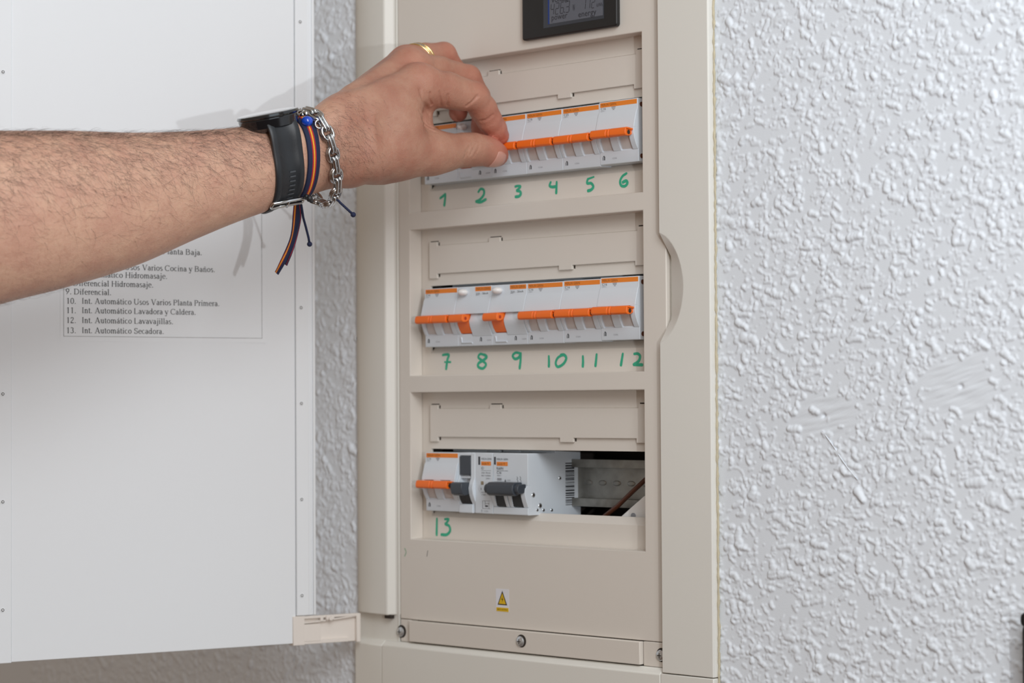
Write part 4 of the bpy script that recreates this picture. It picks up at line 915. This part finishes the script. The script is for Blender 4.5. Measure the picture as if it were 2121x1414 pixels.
# thumbnail, seated on the surface
b = MB(); nh, nn0 = hit(1028, 326); ta, tb_ = J(*thb[4][:3]), J(*thb[6][:3]); tx = (tb_-ta)/np.linalg.norm(tb_-ta)
nn0 = nn0-tx*(nn0@tx); nn0 /= np.linalg.norm(nn0); nn0 = nn0 if nn0[2] < 0 else -nn0; nn0 = nn0*math.cos(.30)+np.array([0, -1., 0])*math.sin(.30); nn0 -= tx*(nn0@tx); nn0 /= np.linalg.norm(nn0); ns = np.cross(tx, nn0); nu, nv = 12, 12
for i in range(nu+1):
    for j in range(nv+1):
        s_ = -1+2*i/nu; t_ = -1+2*j/nv; rr_ = 1-.16*max(0, abs(s_)-.4)**1.5*abs(t_)**4; an = t_*.72*(1-.10*abs(s_)**4)
        q = tb_+tx*(-4.3+5.9*s_*(1-.10*t_*t_)); dr_ = nn0*math.cos(an)+ns*math.sin(an); o_ = q+dr_*30; hh = bvh.ray_cast(Vector(o_), Vector(-dr_))
        base_ = 8.6 if hh[0] is None else 30-hh[3]
        b.v.append(tuple(q+dr_*(max(7.6, min(base_, 12.0))+.34-.25*max(0, s_)**3)))
b.f = [(i*(nv+1)+j, (i+1)*(nv+1)+j, (i+1)*(nv+1)+j+1, i*(nv+1)+j+1) for i in range(nu) for j in range(nv)]; b.mi = [0]*len(b.f)
nl = b.build('thumbnail', nail_m, person, smooth='all', xf=c2w); sm = nl.modifiers.new('s', 'SOLIDIFY'); sm.thickness = .0004
# hairs: thin tapering strands rooted in the skin
def hair_mesh(name, n, region, length, seed, rad=.055, lf=(.15, .55)):
    g = np.random.default_rng(seed); vs = []; fs = []; made = 0; tries = 0
    N = 5
    while made < n and tries < n*30:
        tries += 1; u, v, pr = region(g)
        if g.random() > pr: continue
        if v is None: continue
        h, nn = hit(u, v)
        if h is None: continue
        yield_ = h
        nn = nn/np.linalg.norm(nn); nn = -nn if nn[2] > .6 else nn
        ang = g.normal(-.75, .5) if u > 640 else g.normal(-.62 if v < 420 else -.3, .55)
        d = np.array([math.cos(ang)*.85, math.sin(ang), math.cos(ang)*.5]); d -= nn*(d@nn); d /= np.linalg.norm(d)+1e-9
        L = length*g.uniform(.45, 1.25); sidev = np.cross(nn, d); cu = g.normal(0, .35); ba = len(vs); lift = g.uniform(*lf)
        for k in range(N):
            t = k/(N-1); c = h+d*L*t+sidev*cu*L*t*t+nn*L*(lift*t-(lift*.85)*t*t)+nn*.05; r = rad*(1-.75*t)
            for q in range(3): vs.append(c+r*(sidev*math.cos(q*2.094)+nn*math.sin(q*2.094)))
        for k in range(N-1):
            for q in range(3): fs.append((ba+k*3+q, ba+k*3+(q+1) % 3, ba+k*3+3+(q+1) % 3, ba+k*3+3+q))
        made += 1
    b = MB(); b.add(vs, fs); return b.build(name, hair_m, person, clean=False, kind='stuff', xf=c2w)
def reg_arm(g):
    u = g.uniform(-420, 566); t = np.interp(u, su, st_); bt = np.interp(u, su, sb_); w = g.beta(.9, 2.4); v = t+1+w*(bt-t); return u, v, max(.10, 1-w*1.15)
def reg_edge(g):
    u = g.uniform(-300, 500); t = np.interp(u, su, st_); return u, t+g.uniform(1.5, 12), 1
def reg_low(g):
    u = g.uniform(-30, 130); return u, np.interp(u, su, sb_)-g.uniform(1.5, 8), .5
def reg_hand(g):
    u = g.uniform(655, 860); t = 232-(u-655)*.72 if u < 800 else 125; v = g.uniform(max(t, 110), 375); p = math.exp(-((u-700)/60)**2)*math.exp(-((v-290)/90)**2); return u, v, p
hair_mesh('arm_hair', 4000, reg_arm, 12.5, 1, .05); hair_mesh('arm_hair', 900, reg_edge, 8.5, 2, .05, (.7, 1.25)); hair_mesh('arm_hair', 60, reg_low, 9, 3, .045, (.7, 1.2)); hair_mesh('hand_hair', 520, reg_hand, 7.5, 4, .042)

# ================================================================== WATCH, BRACELETS, RING (fitted on the wrist)
armd = cm(620, 330, 1519)-cm(520, 348, 1498); armd /= np.linalg.norm(armd)
NUP = np.array([-.17, .97, -.10]); NUP -= armd*(NUP@armd); NUP /= np.linalg.norm(NUP)
BF = np.cross(armd, NUP); BF = BF if BF[2] < 0 else -BF
def loop(c, A, B, n=64, off=1.0, smooth=3, sag=0.0, lo=0.0):
    """points around the wrist in the plane (A, B), a little off the skin"""
    c = np.asarray(c, float); R = []
    for k in range(n):
        th = 2*math.pi*k/n; d = A*math.cos(th)+B*math.sin(th); h = bvh.ray_cast(Vector(c+d*90), Vector(-d))
        R.append(90-h[3] if h[0] is not None else 28)
    R = np.array(R)
    for _ in range(smooth): R = np.maximum(R, (np.roll(R, 1)+R+np.roll(R, -1))/3)*.5+.5*(np.roll(R, 1)+R+np.roll(R, -1))/3
    th = 2*math.pi*np.arange(n)/n; R = R+off+sag*np.maximum(0, -np.cos(th))**2
    return c+R[:, None]*(np.cos(th)[:, None]*A+np.sin(th)[:, None]*B), np.cos(th)[:, None]*A+np.sin(th)[:, None]*B
def strap_mesh(mb, c, A, B, ax, width, off, thick, n=72, k0=0, k1=None, cross=None, taper=None):
    """a band of several columns wrapped round the arm; each column hugs the skin"""
    cols = cross or [(-1, 0), (-.94, 1), (.94, 1), (1, 0)]
    k1 = n if k1 is None else k1; closed = (k1-k0 == n); out = []
    for cdef in cols:
        s, h = cdef[0], cdef[1]; pts, dr = loop(c+ax*s*width/2, A, B, n, off, 5); out.append((pts+dr*(thick*h), pts))
    m = len(cols); idxs = [k % n for k in range(k0, k1+(0 if closed else 1))]
    vs = [out[j][0][k] for k in idxs for j in range(m)]; N = len(idxs); fs = []; mi = []
    for i in range(N if closed else N-1):
        i2 = (i+1) % N
        for j in range(m-1): fs.append((i*m+j, i*m+j+1, i2*m+j+1, i2*m+j)); mi.append(cols[j][2] if len(cols[j]) > 2 else 0)
    base = len(mb.v); mb.v += [tuple(p) for p in vs]; mb.f += [tuple(i+base for i in f) for f in fs]; mb.mi += mi
    return out
# --- watch
wc = cm(557, 249, 1497); wtag = c2w(wc[None])[0]
watch = empty('wristwatch', wtag, 'black round watch with rubber strap on the wrist', 'watch')
def wdisc(mb, h0, h1, r0, r1, n=48, m=0): mb.disc(wc+NW*h0, NW, r0, n, h1-h0, m, r1)
NW = np.array([-.175, .972, -.185]); NW /= np.linalg.norm(NW)
b = MB(); wdisc(b, -6.5, -4.0, 16, 19.5); wdisc(b, -4.0, 1.8, 19.5, 20.6); wdisc(b, 1.8, 2.6, 20.6, 20.2); b.build('case', casem_m, watch, smooth=True, xf=c2w)
b = MB(); wdisc(b, 2.6, 3.6, 20.6, 21.4); wdisc(b, 3.6, 5.0, 21.4, 20.6); b.build('watch_bezel', casem_m, watch, smooth=True, xf=c2w)
b = MB(); wdisc(b, 5.0, 5.25, 20.3, 19.9); b.build('watch_glass', glass_m, watch, smooth=True, xf=c2w)
e1 = armd-NW*(armd@NW); e1 /= np.linalg.norm(e1); e2 = np.cross(NW, e1); e2 = e2 if e2[2] < 0 else -e2
b = MB(); b.disc(wc+e1*20.2-NW*1, e1, 2.2, 16, 2.0); b.build('crown', casem_m, watch, smooth=True, xf=c2w)
sc = cm(566, 346, 1507)
b = MB(); cr = [(-1, -.2), (-1, .7), (-.93, 1), (-.62, 1.0), (-.58, .8), (.58, .8), (.62, 1.0), (.93, 1), (1, .7), (1, -.2)]
def strap_col(sv):
    pts, dr = loop(sc+armd*sv*11.5, NUP, BF, 72, .3, 5); P, Dv = [], []
    for sg, ks in ((1, range(11, 36)), (-1, range(36, 62))):
        lugs = [(wc+e1*sv*11.2+e2*sg*t_+NW*dn, NW*cn+e2*sg*(1-cn)) for (t_, dn, cn) in ((13.5, .6, 1), (17.5, .5, 1), (20.6, -1.2, .85), (22.6, -5.2, .55), (24.6, -9, .3))]
        lp = [(pts[k], dr[k]) for k in ks]; seq = lugs+lp if sg == 1 else lp+lugs[::-1]
        P += [q[0] for q in seq]; Dv += [q[1] for q in seq]
    P = np.array(P); Dv = np.array(Dv)
    for _ in range(16): P[1:-1] = (P[:-2]+2*P[1:-1]+P[2:])/4; Dv[1:-1] = (Dv[:-2]+2*Dv[1:-1]+Dv[2:])/4
    return P, Dv/np.linalg.norm(Dv, axis=1, keepdims=True)
cols_ = [(h_, strap_col(sv)) for sv, h_ in cr]; m_ = len(cr); n_ = len(cols_[0][1][0])
b.add([c_[0][i]+c_[1][i]*2.4*h_ for i in range(n_) for h_, c_ in cols_], [(i*m_+j, i*m_+(j+1) % m_, (i+1)*m_+(j+1) % m_, (i+1)*m_+j) for i in range(n_-1) for j in range(m_)]+[tuple(range(m_)), tuple((n_-1)*m_+j for j in range(m_))])
st = b.build('strap', rubber_m, watch, smooth=True, angle=50, xf=c2w)
def on_strap(s, k, extra=0.0):
    pts, dr = loop(sc+armd*s*11.5, NUP, BF, 72, .3, 5); i = int(k) % 72; f = k-int(k); p = pts[i]*(1-f)+pts[(i+1) % 72]*f; d = dr[i]*(1-f)+dr[(i+1) % 72]*f; return p+d*(2.4*.8+extra), d
for k in range(7):
    kk = 20.5+k*1.6; b = MB(); p, d = on_strap(.12, kk, .04); p2, _ = on_strap(.12, kk+.1, .04); t = p2-p; t /= np.linalg.norm(t)
    q = [p+armd*a+t*c_+d*e for a, c_, e in ((-2.0, -.55, 0), (2.0, -.55, 0), (2.3, 0, 0), (2.0, .55, 0), (-2.0, .55, 0), (-2.3, 0, 0))]
    b.add(q+[x+d*.08 for x in q], [tuple(range(6)), tuple(range(6, 12))]); b.build('strap_slot', slot_m, st, clean=False, xf=c2w)
p, d = on_strap(.0, 31.5, 1.2); p2, _ = on_strap(.0, 32.5, 1.2); t = p2-p; t /= np.linalg.norm(t)
b = MB(); b.tube([p+armd*a+t*c_ for a, c_ in ((-11.6, -2.6), (11.6, -2.6), (12.2, -2.0), (12.2, 2.0), (11.6, 2.6), (-11.6, 2.6), (-12.2, 2.0), (-12.2, -2.0))], 1.1, 8, closed=True); b.tube([p-t*3+d*.6, p+t*3.4+d*.8], .8, 8)
b.build('buckle', silver_m, watch, smooth='all', xf=c2w)
# --- woven band
cb = cm(618, 335, 1518); AB = NUP+armd*.10; AB /= np.linalg.norm(AB); 
band = empty('woven_bracelet', c2w(cb[None])[0], 'navy woven ribbon bracelet with red and yellow centre stripes, between watch and chain', 'bracelet')
b = MB(); crs = [(-1, -.5, 0), (-1, .6, 0), (-.9, 1, 0), (-.34, 1, 1), (-.13, 1.05, 2), (.09, 1.05, 1), (.30, 1, 0), (.9, 1, 0), (1, .6, 0), (1, -.5, 0)]
strap_mesh(b, cb, AB, BF, armd, 9.6, 1.0, 1.1, 72, 0, 72, crs); bn = b.build('ribbon', [navy_m, red_m, yel_m], band, smooth='all', xf=c2w)
pk = cm(641, 411, 1505); b = MB(); b.ellipsoid(pk, 2.3, 2.5, 2.3, 12, 8); b.ellipsoid(pk+np.array([-2.0, 1.2, .6]), 1.8, 2.0, 1.8, 12, 8); b.ellipsoid(pk+np.array([1.2, -1.6, .8]), 1.5, 1.6, 1.5, 12, 8); b.build('knot', blackr_m, band, smooth='all', xf=c2w)
def flat_tail(name, P, w, mats, crossw, parent):
    pts = [cm(*p) for p in P]; n = len(pts); b = MB(); vs = []; m = len(crossw); N = 0; Q = []
    for i in range(n-1):
        for k in range(5): Q.append(pts[i]*(1-k/5)+pts[i+1]*k/5)
    Q.append(pts[-1]); Q = np.array(Q)
    for _ in range(6): Q[1:-1] = (Q[:-2]+2*Q[1:-1]+Q[2:])/4
    for i in range(len(Q)):
        t = Q[min(i+1, len(Q)-1)]-Q[max(i-1, 0)]; t /= np.linalg.norm(t); tw = .9*math.sin(i*.2+len(P))+.2; s = np.array([math.cos(tw), 0, math.sin(tw)]); s -= t*(s@t); s /= np.linalg.norm(s); nn = np.cross(t, s)
        for (a, _) in crossw: vs.append(Q[i]+s*a*w/2+nn*.35)
        for (a, _) in crossw: vs.append(Q[i]+s*a*w/2-nn*.35)
    fs = []; mi = []
    for i in range(len(Q)-1):
        for j in range(m-1):
            fs.append((i*2*m+j, i*2*m+j+1, (i+1)*2*m+j+1, (i+1)*2*m+j)); mi.append(crossw[j][1]); fs.append((i*2*m+m+j, i*2*m+m+j+1, (i+1)*2*m+m+j+1, (i+1)*2*m+m+j)); mi.append(crossw[j][1])
        fs += [(i*2*m, i*2*m+m, (i+1)*2*m+m, (i+1)*2*m), (i*2*m+m-1, i*2*m+2*m-1, (i+1)*2*m+2*m-1, (i+1)*2*m+m-1)]; mi += [0, 0]
    b.v = vs; b.f = fs; b.mi = mi; return b.build(name, mats, parent, smooth=True, angle=60, clean=False, xf=c2w)
cw = [(-1, 0), (-.8, 1), (-.55, 2), (-.2, 1), (.0, 0), (1, 0)]
flat_tail('ribbon_tail', [(614, 424, 1536), (611, 455, 1545), (606, 490, 1549), (595, 522, 1552), (584, 546, 1554), (573, 566, 1556)], 3.9, [navy_m, red_m, yel_m], cw, band)
flat_tail('ribbon_tail', [(617, 424, 1538), (620, 452, 1548), (616, 478, 1552), (607, 505, 1555), (599, 527, 1557), (591, 548, 1559)], 3.6, [navy_m, red_m, yel_m], [(-1, 0), (.55, 1), (.75, 0), (1, 0)], band)
for P in ([(624, 424, 1540), (628, 450, 1548), (634, 472, 1552), (639, 492, 1555), (641, 504, 1557)], [(694, 408, 1525), (705, 420, 1525), (717, 431, 1525), (730, 443, 1525)]):
    b = MB(); Q = [cm(*p) for p in P]; b.tube(Q, .85, 8); b.ellipsoid(Q[-1]+(Q[-1]-Q[-2])*.12, 1.9, 1.9, 1.9, 12, 8); b.build('cord', navy_m, band, smooth='all', xf=c2w)
p_, d_ = loop(cb+armd*1.5, AB, BF, 72, 3.2, 5); 
bd = MB(); bd.ellipsoid(cm(636, 251, 1501), 4.0, 3.7, 3.8, 18, 12); bd.build('glass_bead', bead_m, band, smooth='all', xf=c2w)
# --- steel chain: pairs of rounded links, alternately facing and edge-on
cc = cm(652, 326, 1526); AC = NUP+armd*(-.16); AC /= np.linalg.norm(AC); BC = BF+armd*.05; BC /= np.linalg.norm(BC)
CP, CDR = loop(cc, AC, BC, 240, 2.4, 6, 6.5)
chain_r = empty('chain_bracelet', c2w(cc[None])[0], 'polished steel chain bracelet nearest the hand', 'bracelet')
seglen = np.linalg.norm(np.roll(CP, -1, 0)-CP, axis=1); cum = np.concatenate([[0], np.cumsum(seglen)]); TL = cum[-1]; nl_ = 24
def at_len(s):
    s %= TL; i = int(np.searchsorted(cum, s)-1); i = max(0, min(i, 239)); f = (s-cum[i])/seglen[i]; p = CP[i]*(1-f)+CP[(i+1) % 240]*f; t = CP[(i+1) % 240]-CP[i]; return p, t/np.linalg.norm(t), CDR[i]
def racetrack(L, Wd, n=6):
    r = Wd/2; o = []
    for k in range(n+1): a = -math.pi/2+math.pi*k/n; o.append((L/2-r+r*math.cos(a), r*math.sin(a)))
    for k in range(n+1): a = math.pi/2+math.pi*k/n; o.append((-L/2+r+r*math.cos(a), r*math.sin(a)))
    return o
linkmesh = {}
for i in range(nl_):
    p, t, d = at_len(TL*(i+.5)/nl_); d = d-t*(d@t); d /= np.linalg.norm(d); s = np.cross(t, d); kind = i % 2
    Ln = TL/nl_*1.42; b = MB()
    if kind == 0:
        for q in (-.75, .75): b.tube([p+t*x+s*y+d*(q+.3-.25*abs(x)/Ln) for x, y in racetrack(Ln, 8.2)], 1.1, 8, closed=True)
    else:
        for q in (-1.25, 1.25): b.tube([p+t*x+d*(y*.72+.7)+s*q for x, y in racetrack(Ln*1.12, 4.8)], 1.12, 8, closed=True)
    b.build('link', silver_m, chain_r, smooth='all', xf=c2w)
for (u, v, r) in ((627, 238, 2.3), (634, 236, 2.9), (641, 243, 2.2)):
    b = MB(); b.ellipsoid(cm(u, v, 1509), r, r, r, 14, 10); b.build('clasp_ball', silver_m, chain_r, smooth='all', xf=c2w)
b = MB(); q = cm(661, 257, 1502); b.tube([q+np.array([2.6*math.cos(a), 2.8*math.sin(a), .8*math.cos(a)]) for a in np.linspace(0, 2*math.pi, 16, endpoint=False)], .65, 8, closed=True); b.build('jump_ring', silver_m, chain_r, smooth='all', xf=c2w)
# --- gold ring on the ring finger
ra, rb_ = J(*rin[0][:3]), J(*rin[2][:3]); rd = rb_-ra; rd /= np.linalg.norm(rd); rc_ = cm(868, 121, 1638)
RA = np.array([-.1, 1, -.05]); RA -= rd*(RA@rd); RA /= np.linalg.norm(RA); RB = np.cross(rd, RA); RB = RB if RB[2] < 0 else -RB
RA2 = RA-rd*.28; RA2 /= np.linalg.norm(RA2); RB2 = RB+rd*.25; RB2 /= np.linalg.norm(RB2)
ring = empty('finger_ring', c2w(rc_[None])[0], 'gold ring with small set stones on the ring finger', 'ring')
RR = 11.3
for (k, (o_, rr)) in enumerate(((-1.6, 1.1), (1.6, 1.1))):
    b = MB(); b.tube([rc_+rd*o_*(1.0+.25*math.cos(a))+(RR)*(RA2*math.cos(a)+RB2*math.sin(a)) for a in np.linspace(0, 2*math.pi, 48, endpoint=False)], rr, 8, closed=True); b.build('ring_band', gold_m, ring, smooth='all', xf=c2w)
b = MB(); b.tube([rc_+(RR-.1)*(RA2*math.cos(a)+RB2*math.sin(a)) for a in np.linspace(0, 2*math.pi, 48, endpoint=False)], .8, 8, closed=True); b.build('ring_band', gold_m, ring, smooth='all', xf=c2w)
for k in range(7):
    a = .1+k*.11; c = rc_+(RR+.55)*(RA2*math.cos(a)+RB2*math.sin(a)); b = MB(); b.ellipsoid(c, .62, .62, .62, 10, 6); b.build('stone', stone_m, ring, xf=c2w)
